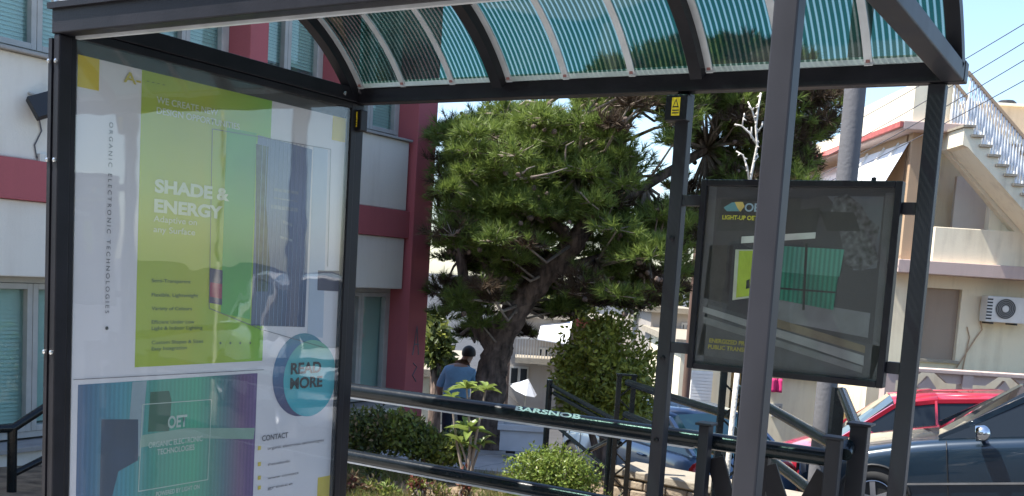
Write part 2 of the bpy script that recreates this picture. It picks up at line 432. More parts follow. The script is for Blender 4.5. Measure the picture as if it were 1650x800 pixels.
us = [-400, -150, -60, -30, -20, -15] + frange(-12, 16, .35) + [20, 30, 60, 150, 400]
vs = [-300, -60, -20, -8] + frange(-4, 34, .35) + [45, 70, 120, 250, 700]
struct(sheet('ground', M['asphalt'], us, vs, gz, 0))
struct(sheet('garden_bed', M['soil'], frange(-7, 1.6, .2), frange(5.4, 12.2, .2), gz, .02, lambda u, v: u < ub(v) - .1))
struct(sheet('pavement', M['paving'], frange(-9, 2.4, .4), frange(-3.0, 5.4, .4), gz, .012))

# ------------------------------------------------------------------ bus shelter
XP = -2.99                    # poster plane
YF, YB = 2.10, 3.54
XR = -.69                     # right posts, left edge
ZB0, ZB1 = 2.288, 2.352       # back beam
AC_Y, AC_Z, AC_R = 2.82, 1.778, .9014
sh = thing('bus_shelter', (-1.8, 2.85, 0), 'dark grey metal bus shelter with striped green vaulted roof', 'bus shelter')


def post(x0, x1, y0, y1, z1, mat=M['post']):
    o = MB().box(x0, x1, y0, y1, .01, z1).build('post', mat, sh, bevel=.004)
    MB().box(x0 - .05, x1 + .05, y0 - .05, y1 + .05, .013, .026).build('base_plate', M['postdark'], o, bevel=.003)
    return o


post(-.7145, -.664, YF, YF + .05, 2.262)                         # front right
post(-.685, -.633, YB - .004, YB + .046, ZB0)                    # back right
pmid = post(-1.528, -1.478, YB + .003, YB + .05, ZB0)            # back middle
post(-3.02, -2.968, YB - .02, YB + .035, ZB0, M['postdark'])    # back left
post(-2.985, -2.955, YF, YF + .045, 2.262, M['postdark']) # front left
MB().box(-3.003, -2.987, YF - .004, YF + .03, .012, 2.25).build('post_cover', M['postdark'], sh)
for z in (.7, 1.3, 1.9, 2.2):
    for dx in (-2.995, -2.966):
        MB().lathe((dx, YF - .0005 if dx > -2.98 else YF - .0045, z - .02), [(.007, 0), (.007, .006), (.0, .008)], (0, -1, 0), 8).build('bolt', M['zinc'], sh)
for z in (1.05, 1.35, 1.78):
    MB().lathe((-1.503, YB + .003, z), [(.009, 0), (.009, .006), (0, .008)], (0, -1, 0), 10).build('bolt', M['postdark'], pmid)
# beams
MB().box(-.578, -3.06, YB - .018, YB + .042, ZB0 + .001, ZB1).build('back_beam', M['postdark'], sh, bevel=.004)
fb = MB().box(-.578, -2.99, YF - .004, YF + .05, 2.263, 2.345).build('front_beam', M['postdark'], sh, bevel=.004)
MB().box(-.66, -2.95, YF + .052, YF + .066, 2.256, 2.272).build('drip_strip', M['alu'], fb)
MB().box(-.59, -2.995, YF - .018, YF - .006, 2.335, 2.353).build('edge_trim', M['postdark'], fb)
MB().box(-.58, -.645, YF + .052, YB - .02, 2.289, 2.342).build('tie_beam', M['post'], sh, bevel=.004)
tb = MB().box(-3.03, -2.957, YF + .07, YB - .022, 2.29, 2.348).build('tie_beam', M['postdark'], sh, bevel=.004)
for yy in (2.32, 3.43):
    MB().lathe((-2.957, yy, 2.315), [(.008, 0), (.008, .005), (0, .007)], (1, 0, 0), 10).build('bolt', M['zinc'], tb)


def arc_pts(r, n=26, y0=YB - .022, y1=YF + .028):
    a0 = math.asin((y0 - AC_Y) / AC_R); a1 = math.asin((y1 - AC_Y) / AC_R)
    return [(AC_Y + r * sin(a0 + (a1 - a0) * i / n), AC_Z + r * cos(a0 + (a1 - a0) * i / n)) for i in range(n + 1)]


def arc_strip(x0, x1, r0, r1, n=26, y0=YB - .022, y1=YF + .028, two=False):
    m = MB(); a = arc_pts(r0, n, y0, y1); b = arc_pts(r1, n, y0, y1)
    for (ya, za), (yb, zb) in zip(a, b):
        m.v += [Vector((x0, ya, za)), Vector((x1, ya, za)), Vector((x1, yb, zb)), Vector((x0, yb, zb))]
    for i in range(n):
        for k in range(4):
            m.f.append((i * 4 + k, i * 4 + (k + 1) % 4, i * 4 + 4 + (k + 1) % 4, i * 4 + 4 + k)); m.m.append(1 if two and k else 0)
    m.f += [(0, 1, 2, 3), (n * 4 + 3, n * 4 + 2, n * 4 + 1, n * 4)]; m.m += [0, 0]
    return m


ARX = [-2.975, -2.245, -1.435, -.602]
for i, x in enumerate(ARX):
    hw = .022
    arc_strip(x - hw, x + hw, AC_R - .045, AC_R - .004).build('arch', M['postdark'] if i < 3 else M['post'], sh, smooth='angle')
bars = []
for i in range(3):
    a, b = ARX[i], ARX[i + 1]
    xs = [a + .024, a + .05] if True else []
    edges = [a + .012] + [a + (b - a) * k / 3 + .012 for k in (1, 2)] + [b + .0]
    for k in range(3):
        x0, x1 = edges[k] + .006, edges[k + 1] - .006
        rr = AC_R + .002
        arc_strip(x0, x1, rr, rr + .006, 26, two=True).build('roof_sheet', [M['roof'], M['roofclear']], sh, smooth='angle')
    for k in range(3):
        xc = edges[k] + (.022 if k == 0 else 0)
        wv = .013
        br = arc_strip(xc - wv, xc + wv, AC_R - .0045, AC_R + .0012).build('glazing_bar', M['alu'], sh, smooth='angle')
        MB().box(xc - .006, xc + .006, YB - .040, YB - .0345, ZB1 + .001, ZB1 + .018).build('clip', M['redclip'], br)
        ya, za = arc_pts(AC_R - .006)[6]
        MB().lathe((xc, ya, za), [(.006, 0), (.006, .005), (0, .007)], (0, -sin(.6), -cos(.6)), 8).build('rivet', M['zinc'], br)
MB().box(-.60, -2.955, YB - .034, YB - .026, ZB1 - .004, ZB1 + .020).build('edge_profile', M['alu'], sh)
MB().box(-.60, -2.98, YF + .012, YF + .02, 2.346, 2.366).build('edge_profile', M['alu'], sh)
for (x, y0) in ((-2.98, 2.10),):
    MB().tube([(x, y0, 2.346), (x, y0, 2.366)], .012, 10).build('cap_nut', M['zinc'], sh)


# text -----------------------------------------------------------------------
def text(name, s, p, xd, yd, mat, parent, width=None, cap=.05, bold=0., just='LEFT'):
    cu = bpy.data.curves.new('t', 'FONT'); cu.body = s; cu.size = 1; cu.offset = bold; cu.align_x = just
    ob = bpy.data.objects.new('t', cu)
    COL.objects.link(ob); bpy.context.view_layer.update()
    me = bpy.data.meshes.new_from_object(ob.evaluated_get(bpy.context.evaluated_depsgraph_get()))
    bpy.data.objects.remove(ob); bpy.data.curves.remove(cu)
    xs = [v.co.x for v in me.vertices]; ys = [v.co.y for v in me.vertices]
    lines = s.count('\n') + 1
    sy = cap / .70
    sx = sy if width is None else width / (max(xs) - min(xs))
    x0 = min(xs) if just == 'LEFT' else 0
    off = Vector((0, 0, 0)); q = parent
    while q is not None: off += q.location; q = q.parent
    xd, yd, p = Vector(xd), Vector(yd), Vector(p)
    for v in me.vertices: v.co = p + xd * ((v.co.x - x0) * sx) + yd * (v.co.y * sy) - off
    me.materials.clear(); me.materials.append(mat)
    o = bpy.data.objects.new(name, me); COL.objects.link(o); o.parent = parent
    return o


# junction boxes with yellow warning label on the back posts
def junction(x0, x1, y0, z0, z1, label):
    j = thing('junction_box', ((x0 + x1) / 2, y0, z0), label, 'junction box')
    MB().box(x0, x1, y0, y0 + .045, z0, z1).build('casing', M['postdark'], j, bevel=.004)
    w_ = (x1 - x0); c = (x0 + x1) / 2; zc = (z0 + z1) / 2 + .004
    lb = MB().box(c - w_ * .19, c + w_ * .19, y0 - .0012, y0, zc - .032, zc + .03).build('warning_label', M['label'], j)
    tri = MB().prism([(c - w_ * .15, y0 - .002, zc - .004), (c + w_ * .15, y0 - .002, zc - .004), (c, y0 - .002, zc + .026)], (0, .0006, 0))
    tri.build('warning_triangle', M['ink'], lb)
    MB().prism([(c - w_ * .09, y0 - .0026, zc + .0005), (c + w_ * .09, y0 - .0026, zc + .0005), (c, y0 - .0026, zc + .019)], (0, .0005, 0)).build('triangle_field', M['label'], lb)
    for k in range(2):
        MB().box(c - w_ * .15, c + w_ * .15, y0 - .002, y0 - .0013, zc - .016 - k * .009, zc - .012 - k * .009).build('print_line', M['ink'], lb)


junction(-1.549, -1.468, YB - .043, 2.185, 2.275, 'black junction box with yellow warning label on middle back post')
junction(-2.995, -2.935, YB - .045 + .02, 2.175, 2.262, 'black junction box with yellow label beside the tall poster panel')

# ------------------------------------------------------------------ tall poster panel (left)
ap = thing('poster_panel', (XP, 2.8, .2), 'tall lime and white backlit style poster panel in left shelter end', 'poster panel')
PY0, PY1, PZ1, PZ0 = 2.190, 3.485, 2.220, .42
fr = MB()
fr.box(XP - .03, XP + .03, YF + .047, YF + .066, .2, 2.288).box(XP - .05, XP + .03, YB - .055, YB - .022, .2, 2.288)
fr.box(XP - .05, XP + .03, YF + .066, YB - .055, 2.262, 2.288).box(XP - .05, XP + .03, YF + .066, YB - .055, .2, .235)
fr.build('frame', M['postdark'], ap, bevel=.003)
MB().box(XP - .045, XP - .006, YF + .066, YB - .055, .235, 2.262).build('backing_board', M['backing'], ap)
MB().box(XP + .018, XP + .024, YF + .066, YB - .055, .235, 2.262).build('glass_pane', M['acryl'], ap)
pst = MB().box(XP - .004, XP, PY0, PY1, PZ0, PZ1).build('poster', M['paper'], ap)
YD = (0, 1, 0); ZD = (0, 0, 1)
_lay = [0]


def pq(px, py): return at(px, py, X=XP)


def prt(name, pts, mat, lay, parent=None, world=False):
    """flat print on the poster: polygon given in photo points or (y,z)"""
    x = XP + .0006 * lay
    q = [Vector((x, p[0], p[1])) for p in pts] if world else [Vector((x, pq(*p).y, pq(*p).z)) for p in pts]
    return MB().prism(q, (.0004, 0, 0)).build(name, mat, parent or pst)


def yz(px, py): p = pq(px, py); return p.y, p.z


yA = yz(160, 100)[0]
prt('yellow_square', [(PY0, PZ1), (yA, PZ1), (yA, yz(140, 143)[1]), (PY0, yz(140, 143)[1])], M['yellow'], 1, world=True)
yG0 = yz(224, 300)[0]; yG1 = yz(433, 300)[0]; zGb = yz(300, 588)[1]
M['limegrad'] = ramp_print('lime print', 1, [(0, (.40, .50, .02)), (.45, (.45, .50, .012)), (.62, (.36, .50, .02)), (1, (.24, .52, .02))], yG0 - 2.8, yG1 - 2.8, 0, noise=.5)
prt('lime_field', [(yG0, PZ1), (yG1, PZ1), (yG1, zGb), (yG0, zGb)], M['limegrad'], 1, world=True)
yH0 = yz(362, 300)[0]; yH1 = yz(410, 300)[0]
prt('green_strip', [(yH0, yz(362, 205)[1]), (yH1, yz(362, 205)[1]), (yH1, yz(390, 515)[1]), (yH0, yz(390, 505)[1])], M['green'], 2, world=True)
yS0, yS1 = yz(412, 300)[0], yz(500, 300)[0]
M['solar'] = ramp_print('solar film print', 2, [(0, (.02, .03, .08)), (.3, (.05, .07, .15)), (.55, (.09, .13, .24)), (.8, (.16, .22, .38)), (1, (.14, .19, .34))], .95, 1.8, 0, noise=.35)
nodes = M['solar'].node_tree
prt('solar_film', [(yS0, yz(455, 226)[1]), (yS1, yz(455, 232)[1]), (yS1, yz(455, 528)[1]), (yS0, yz(455, 524)[1])], M['solar'], 3, world=True)
stripe = pm('film stripe', (.20, .27, .42), .5)
for k in range(1, 13):
    y = yS0 + (yS1 - yS0) * k / 13
    prt('film_stripe', [(y, yz(455, 228)[1]), (y + .003, yz(455, 228)[1]), (y + .003, yz(455, 526)[1]), (y, yz(455, 526)[1])], stripe, 5, world=True)
M['filmplant'] = pm('film plants', (.03, .05, .03), .6, 0, .9, 26, detail=6)
prt('printed_creeper', [(412, 232), (432, 237), (428, 330), (434, 430), (430, 470), (412, 470)], M['filmplant'], 4)
bl = pm('printed building', (.25, .30, .38), .6, 0, .3, 30)
for (a, b, c, d) in ((440, 303, 480, 308), (436, 330, 480, 336), (455, 355, 470, 360), (450, 380, 470, 384), (440, 318, 478, 320)):
    prt('printed_balcony', [(a, b), (c, b + 6), (c, d + 6), (a, d)], bl, 4)
M['dkpurple'] = pm('dark purple ink', (.06, .05, .09), .5, 0, .1)
M['palegreyblue'] = pm('pale blue tint', (.50, .55, .66), .5, 0, .05)
prt('pale_strip', [(505, 236), (528, 242), (520, 545), (495, 540)], M['palegreyblue'], 1)
prt('dark_block', [(512, 436), (547, 437), (545, 470), (511, 468)], M['dkpurple'], 2)
M['reflection_red'] = pm('maroon ink', (.35, .02, .06), .5)
prt('car_reflection', [(337, 432), (358, 436), (357, 492), (336, 488)], M['dkpurple'], 4)  # dark and red patches paint the red car's reflection onto the poster
prt('car_reflection', [(338, 455), (357, 458), (356, 482), (337, 478)], M['reflection_red'], 5)
ink = M['greyink']


def pline(p, q, w=.0025, mat=ink, lay=6):
    a, b = pq(*p), pq(*q); a.x = b.x = XP + .0006 * lay
    MB().beam(a, b, w, .0006, (1, 0, 0)).build('thin_line', mat, pst)


for p, q in (((341, 208), (532, 241)), ((341, 208), (336, 497)), ((336, 497), (420, 531)), ((420, 531), (520, 560)), ((532, 241), (527, 430)), ((117, 612), (424, 596))):
    pline(p, q, .0022)


def ptext(name, s, px, py, px2, py2, cap, mat, bold=0., lay=7):
    a = pq(px, py); b = pq(px2, py2); a.x = XP + .0006 * lay
    return text(name, s, a, YD, ZD, mat, pst, width=b.y - a.y, cap=cap, bold=bold)


M['ink_y'] = pm('mustard ink', (.60, .46, .03), .5)
ptext('lettering', 'A-', 198, 132, 226, 138, .035, M['ink_y'], .02)
ptext('lettering', '- - - -', 235, 134, 264, 138, .02, M['greentext'])
ptext('lettering', 'WE CREATE NEW', 251, 166, 350, 182, .022, M['palelime'], .012)
ptext('lettering', 'DESIGN OPPORTUNITIES', 251, 183, 385, 204, .022, M['palelime'], .012)
ptext('lettering', 'SHADE &', 248, 309, 368, 320, .042, M['palelime'], .045)
ptext('lettering', 'ENERGY', 247, 341, 357, 349, .042, M['palelime'], .045)
ptext('lettering', 'Adaptive on', 246, 357, 316, 361, .021, M['palelime'], .008)
ptext('lettering', 'any Surface', 246, 374, 313, 378, .021, M['palelime'], .008)
for s, y, x2 in (('Semi-Transparent', 455, 306), ('Flexible, Lightweight', 478, 318), ('Variety of Colours', 500, 308), ('Efficient Under Low', 522, 312), ('Light & Indoor Lighting', 532, 325),
                 ('Custom Shapes & Sizes', 555, 326), ('Easy Integration', 565, 300)):
    ptext('lettering', s, 243, y, x2, y, .0125, M['greentext'], .012)
for k in range(4):
    c = pq(354 + k * 16, 553); MB().lathe((XP + .004, c.y, c.z), [(.005, 0), (.005, .0004), (0, .0005)], (1, 0, 0), 12).build('dot', M['greentext'], pst)
# vertical lettering
s = 'ORGANIC ELECTRONIC TECHNOLOGIES'
a = pq(175, 197); b = pq(172, 505)
text('lettering', ' '.join(s), (XP + .004, a.y, a.z), (0, 0, -1), (0, 1, 0), ink, pst, width=a.z - b.z, cap=.015, bold=.005)
c = pq(171, 529); MB().lathe((XP + .004, c.y, c.z), [(.0065, 0), (.0065, .0004), (0, .0005)], (1, 0, 0), 14).build('dot', M['ink'], pst)
# read more blob
c = pq(490, 606)
M['blob1'] = ramp_print('blob gradient', 2, [(0, (.03, .42, .50)), (.4, (.10, .46, .48)), (.75, (.36, .58, .22)), (1, (.38, .60, .10))], .83, 1.28, noise=.3)
M['blob2'] = ramp_print('blob gradient dark', 2, [(0, (.06, .05, .15)), (.5, (.06, .20, .38)), (1, (.16, .48, .22))], .83, 1.28, noise=.3)
def disc_pts(cy, cz, r_, ymax=PY1 - .002, n=40):
    return [(min(ymax, cy + r_ * cos(2 * math.pi * k / n) * 1.0), cz + r_ * sin(2 * math.pi * k / n) * 1.0) for k in range(n)]
rb = (pq(490, 535).z - pq(490, 668).z) / 2
prt('round_badge', disc_pts(pq(487, 600).y, c.z + .005, rb), M['blob2'], 2, world=True)
prt('round_badge', disc_pts(pq(500, 606).y + .0, c.z - .012, rb * .93), M['blob1'], 3, world=True)
ptext('lettering', 'READ', 467, 603, 516, 602, .044, M['ink'], .035)
ptext('lettering', 'MORE', 466, 627, 518, 625, .044, M['ink'], .035)
ptext('lettering', 'CONTACT', 421, 711, 463, 708, .022, ink, .02)
for k, (x2, y) in enumerate(((520, 722), (466, 748), (480, 770), (470, 786))):
    ptext('lettering', ('organic electronic technologies', 'thessaloniki', 'www contact', 'greece')[k], 430, y + 3, x2, y, .012, ink, .004)
    d = pq(417, y); MB().box(XP + .003, XP + .0036, d.y - .008, d.y + .008, d.z - .008, d.z + .008).build('contact_icon', M['yellow'], pst)
prt('yellow_square', [(yz(512, 770)[0], yz(512, 770)[1]), (PY1, yz(512, 770)[1]), (PY1, yz(512, 770)[1] - .15), (yz(512, 770)[0], yz(512, 770)[1] - .15)], M['yellow'], 1, world=True)
prt('yellow_square', [(yz(536, 190)[0], PZ1), (PY1, PZ1), (PY1, yz(536, 226)[1]), (yz(536, 190)[0], yz(536, 226)[1])], M['yellow'], 1, world=True)
# lower picture
zI1 = yz(270, 611)[1]; zI0 = .50; yI0, yI1 = yz(124, 700)[0], yz(411, 700)[0]
M['pic'] = ramp_print('picture gradient', 1, [(0, (.035, .10, .24)), (.22, (.06, .30, .38)), (.40, (.05, .33, .24)), (.62, (.05, .42, .24)), (.80, (.05, .16, .20)), (.9, (.14, .06, .18)), (1, (.16, .08, .26))], yI0 - 2.8, yI1 - 2.8, 17, .8)
prt('lower_picture', [(yI0, zI1), (yI1, zI1), (yI1, zI0), (yI0, zI0)], M['pic'], 1, world=True)
prt('picture_column', [(213, 616), (236, 614), (226, 735), (203, 740)], pm('grey tone', (.28, .36, .40), .5), 2)
dk = pm('navy shape', (.02, .045, .09), .5, 0, .2)
prt('picture_shape', [(163, 676), (222, 676), (222, 742), (190, 760), (180, 800), (160, 800)], dk, 3)
prt('picture_shape', [(242, 632), (272, 630), (276, 645), (272, 695), (238, 696)], pm('forest tone', (.012, .10, .05), .5), 2)
pale = pm('pale tone', (.45, .55, .48), .5)
prt('picture_band', [(226, 702), (300, 690), (410, 690), (408, 708), (300, 706), (224, 722)], pm('light band', (.24, .38, .30), .5), 3)
for p, q in (((229, 652), (340, 644)), ((229, 652), (222, 792)), ((222, 792), (334, 773)), ((340, 644), (334, 773))): pline(p, q, .003, pale, 5)
ptext('lettering', 'OET', 269, 690, 300, 687, .042, pale, .03)
ptext('lettering', 'ORGANIC ELECTRONIC', 238, 722, 325, 712, .02, pale, .02)
ptext('lettering', 'TECHNOLOGIES', 252, 733, 312, 726, .02, pale, .02)
ptext('lettering', 'POWERED BY LIGHT ON', 250, 800, 320, 793, .016, pale, .015)

# ------------------------------------------------------------------ framed display (right)
YD0 = YB - .02
def dq(px, py): return at(px, py, Y=YD0)
dx0, dx1 = dq(1130, 289).x, dq(1455, 292).x
dz1, dz0 = dq(1130, 289).z, dq(1105, 593).z
dp = thing('framed_display', ((dx0 + dx1) / 2, YD0, dz0), 'dark framed glass display board hung between the two right back posts', 'display board')
fw_ = .022
f = MB().box(dx0, dx0 + fw_, YD0, YD0 + .05, dz0, dz1).box(dx1 - fw_, dx1, YD0, YD0 + .05, dz0, dz1)
f.box(dx0 + fw_, dx1 - fw_, YD0 + .0004, YD0 + .05, dz1 - fw_, dz1).box(dx0 + fw_, dx1 - fw_, YD0 + .0004, YD0 + .05, dz0, dz0 + fw_)
f.build('frame', M['postdark'], dp, bevel=.003)
bk = MB().box(dx0 + fw_, dx1 - fw_, YD0 + .022, YD0 + .045, dz0 + fw_, dz1 - fw_).build('backing_board', pm('charcoal print', (.036, .034, .04), .5, 0, .15, 6), dp)
MB().box(dx0 + fw_, dx1 - fw_, YD0 + .006, YD0 + .011, dz0 + fw_, dz1 - fw_).build('glass_pane', M['dispglass'], dp)
for (px, py, xa, xb) in ((1110, 322, -1.478, dx0), (1095, 562, -1.478, dx0), (1467, 335, dx1, -.685), (1435, 594, dx1, -.685)):
    z = dq(px, py).z
    MB().box(xa, xb, YB + .006, YB + .04, z - .019, z + .019).build('bracket', M['post'], dp, bevel=.002)
x_ = dq(1405, 290).x; MB().lathe((x_, YD0 + .025, dz1), [(.008, 0), (.008, .012), (.0, .014)], ZV, 10).build('bolt', M['postdark'], dp)


def dprt(name, pts, mat, lay):
    y = YD0 + .022 - .0007 * lay
    q = [Vector((dq(*p).x, y, dq(*p).z)) for p in pts]
    return MB().prism(q, (0, .0004, 0)).build(name, mat, bk)


def dm(n, c, v=.2, s=14): return pm(n, c, .5, 0, v, s)


dprt('grey_border', [(1140, 300), (1152, 300), (1130, 583), (1116, 582)], dm('grey tone a', (.085, .085, .095)), 1)
dprt('grey_border', [(1425, 310), (1440, 310), (1412, 618), (1398, 616)], dm('grey tone b', (.075, .075, .085)), 1)
dprt('printed_sky', [(1330, 315), (1422, 316), (1410, 432), (1372, 436), (1360, 350)], dm('grey sky', (.085, .09, .105), .15), 1)
dprt('printed_tree', [(1342, 318), (1362, 312), (1385, 330), (1398, 352), (1415, 365), (1408, 395), (1414, 420), (1388, 436), (1360, 430), (1352, 380), (1336, 340)], pm('tree outline', (.03, .03, .034), .5, 0, .9, 60, col2=(.065, .065, .07), detail=8), 2)
dprt('printed_roof', [(1258, 340), (1318, 334), (1330, 372), (1384, 372), (1374, 342), (1318, 340), (1310, 385), (1255, 386)], dm('black tone', (.015, .015, .018)), 3)
dprt('printed_wall', [(1160, 320), (1290, 318), (1280, 372), (1150, 372)], dm('black tone b', (.022, .021, .025)), 1)
dprt('printed_beam', [(1192, 381), (1312, 374), (1311, 384), (1191, 392)], dm('pale tone b', (.50, .50, .47)), 4)
M['dgreen1'] = ramp_print('green film', 0, [(0, (.07, .24, .18)), (1, (.07, .26, .20))], -1, 1, 20, .6)
M['dgreen2'] = ramp_print('green film deep', 0, [(0, (.012, .15, .10)), (1, (.012, .17, .11))], -1, 1, 20, .5)
dprt('printed_canopy', [(1256, 396), (1358, 402), (1350, 446), (1252, 438)], M['dgreen1'], 3)
dprt('printed_film', [(1252, 438), (1348, 446), (1340, 500), (1246, 482)], M['dgreen2'], 4)
dprt('printed_post', [(1295, 392), (1299, 392), (1294, 500), (1290, 500)], dm('black tone c', (.012, .012, .014)), 5)
dprt('printed_post', [(1250, 463), (1344, 470), (1344, 473), (1250, 466)], dm('black tone d', (.012, .012, .014)), 5)
dprt('printed_road', [(1135, 490), (1240, 520), (1420, 560), (1402, 612), (1120, 572)], dm('asphalt tone', (.05, .05, .056)), 1)
dprt('printed_pavement', [(1246, 480), (1400, 505), (1396, 545), (1240, 515)], dm('pavement tone', (.13, .13, .14)), 1)
dprt('printed_kerb', [(1246, 513), (1392, 558), (1391, 570), (1243, 526)], dm('tan kerb', (.13, .10, .065)), 3)
dprt('printed_kerb', [(1130, 494), (1390, 574), (1389, 590), (1129, 503)], dm('light kerb', (.20, .20, .205)), 4)
dprt('printed_kerb', [(1130, 510), (1388, 592), (1386, 602), (1129, 521)], dm('light kerb b', (.12, .12, .125)), 4)
dprt('printed_poster', [(1182, 402), (1212, 402), (1206, 480), (1177, 484)], dm('pale card', (.44, .46, .36), .1), 4)
dprt('printed_poster', [(1188, 404), (1212, 404), (1206, 477), (1183, 480)], dm('lime card', (.36, .46, .04), .1), 5)
dprt('printed_figure', [(1200, 452), (1205, 450), (1205, 464), (1199, 466)], M['ink'], 6)
dprt('printed_dark', [(1140, 395), (1178, 395), (1170, 490), (1130, 480)], dm('umber tone', (.022, .016, .016), .5, 30), 1)
dprt('logo_mark', [(1163, 334), (1176, 326), (1186, 325), (1190, 340), (1168, 340)], dm('teal mark', (.10, .26, .30)), 5)
dprt('logo_mark', [(1181, 325), (1194, 325), (1197, 332), (1190, 341), (1185, 334)], dm('amber mark', (.60, .42, .12)), 6)
def dtext(s, px, py, px2, py2, cap, mat, bold):
    a, b = dq(px, py), dq(px2, py2); a.y = YD0 + .0165
    text('lettering', s, a, (1, 0, 0), ZD, mat, bk, width=b.x - a.x, cap=cap, bold=bold)
M['inkblue'] = pm('pale blue ink', (.30, .40, .50), .5); M['inkyel'] = pm('yellow ink', (.55, .50, .03), .5); M['inkyel2'] = pm('dull yellow ink', (.30, .25, .02), .5)
dtext('OET', 1197, 340, 1232, 341, .027, M['inkblue'], .02)
dtext('LIGHT-UP OET SURFACES', 1161, 353, 1262, 354, .014, M['inkyel'], .03)
dtext('ENERGIZED PRINTED', 1140, 552, 1222, 561, .014, M['inkyel2'], .03)
dtext('PUBLIC TRANSPORT', 1138, 562, 1218, 571, .014, M['inkyel2'], .03)

# ------------------------------------------------------------------ office building on the left
FX = -7.8
ob_ = thing('office_building', (FX, 8, -.4), 'white and dark red two-storey office building with grey windows', 'building')
ZT = 6.3
MB().box(-17, FX - .42, 1.5, 10.60, -1.6, ZT - .01).build('core_wall', M['wallwhite'], ob_)
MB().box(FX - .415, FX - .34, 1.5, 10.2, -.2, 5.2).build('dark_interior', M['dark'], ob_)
PIL = [(6.20, 6.45), (7.54, 7.78), (8.90, 9.16), (10.28, 10.66)]
for y0, y1 in PIL: MB().box(FX - .43, FX + .10, y0, y1, -1.2, ZT).build('pilaster', M['red'], ob_, bevel=.01)
BAYS = [(2.0, 6.2), (6.45, 7.54), (7.78, 8.90), (9.16, 10.28)]
e = .002
for i, (y0, y1) in enumerate(BAYS):
    y0 += e; y1 -= e
    MB().box(FX - .42, FX + .045, y0, y1, 1.953, 2.276).build('band', M['red'], ob_, bevel=.006)
    sp_ = MB().box(FX - .42, FX + (.02 if i else .0), y0, y1 - (.05 if i else 0), 2.278, 3.085).build('spandrel', M['wallwhite'], ob_, bevel=.01)
    MB().box(FX - .42, FX + .06, y0, y1 - (.03 if i else 0), 3.087, 3.112).build('sill', M['concrete'], sp_, bevel=.005)
    MB().box(FX - .42, FX + (.02 if i else .0), y0, y1 - (.05 if i else 0), 1.345, 1.951).build('spandrel', M['wallwhite'], ob_, bevel=.01)
    MB().box(FX - .42, FX + .0, y0, y1, 4.75, ZT - .02).build('spandrel', M['wallwhite'], ob_, bevel=.01)
    pl = MB().box(FX - .42, FX + .04, y0, y1, -1.2, -.075).build('plinth', M['wallwhite'], ob_, bevel=.01)
    MB().box(FX - .42, FX + .09, y0, y1, -.073, -.03).build('sill', M['concrete'], pl, bevel=.005)
    for (z0, z1) in ((-.01, 1.343), (3.114, 4.748)):
        wn = MB()
        xw0, xw1 = FX - .26, FX - .19
        fwid = .055
        n = 2 if i else 6
        wn.box(xw0, xw1, y0, y1, z0, z0 + fwid).box(xw0, xw1, y0, y1, z1 - fwid, z1)
        wn.box(xw0, xw1, y0, y0 + fwid, z0 + fwid, z1 - fwid).box(xw0, xw1, y1 - fwid, y1, z0 + fwid, z1 - fwid)
        win = wn.build('window', M['frame'], ob_, bevel=.004)
        for k in range(n):
            a = y0 + fwid + (y1 - y0 - 2 * fwid) * k / n; b = y0 + fwid + (y1 - y0 - 2 * fwid) * (k + 1) / n
            sw = .05
            s_ = MB().box(xw0 + .01, xw1 + .012, a + .002, a + sw, z0 + fwid + .002, z1 - fwid - .002).box(xw0 + .01, xw1 + .012, b - sw, b - .002, z0 + fwid + .002, z1 - fwid - .002)
            s_.box(xw0 + .01, xw1 + .012, a + sw, b - sw, z1 - fwid - sw, z1 - fwid - .002).box(xw0 + .01, xw1 + .012, a + sw, b - sw, z0 + fwid + .002, z0 + fwid + sw)
            s_.build('sash', M['frame'], win, bevel=.003)
            MB().box(xw0 + .02, xw0 + .026, a + sw, b - sw, z0 + fwid + sw, z1 - fwid - sw).build('pane', M['pane'], win)
        # slatted blinds behind the panes
        bl_ = MB(); zz = z0 + .12
        lo = z0 + (.06 if not (z0 > 3 and i == 2) else .5)
        while zz < z1 - .06:
            if zz > lo: bl_.add([(xw0 - .02, y0 + .06, zz), (xw0 - .02, y1 - .06, zz), (xw0 - .035, y1 - .06, zz + .036), (xw0 - .035, y0 + .06, zz + .036)], [(0, 1, 2, 3)])
            zz += .034
        bo = bl_.build('blind', M['blind'], ob_); bo['kind'] = 'stuff'
# graffiti marks on the last pilaster
gx = FX + .1005
for pts in (((10.40, .55), (10.46, .90), (10.52, .55)), ((10.42, .68), (10.51, .68)), ((10.42, .45), (10.50, .40), (10.42, .30), (10.5, .22))):
    MB().tube([(gx, a, b) for a, b in pts], .009, 6).build('graffiti_stroke', M['greyink'], ob_)
# floodlight on the wall
p = at(68, 172, X=FX + .1)
fl = thing('floodlight', p, 'small grey floodlight on a white wall above the red band', 'floodlight')
MB().prism([p + Vector((-.02, -.12, .06)), p + Vector((.06, .1, .16)), p + Vector((.16, .12, .0)), p + Vector((.1, -.1, -.1))], (-.05, .02, -.03)).build('lamp_head', M['plastic'], fl, bevel=.006)
MB().tube([p + Vector((-.1, -.05, .1)), p + Vector((.0, -.03, .07))], .012, 6).build('bracket', M['frame'], fl)
MB().tube([p + Vector((-.09, .02, -.02)), p + Vector((-.09, .06, -.18)), p + Vector((-.09, .0, -.30)), p + Vector((-.09, .02, -.4))], .006, 6).build('cable', M['cable'], fl)
MB().box(p.x - .1, p.x - .06, p.y + .03, p.y + .12, p.z - .46, p.z - .36).build('cable_box', M['acwhite'], fl, bevel=.005)

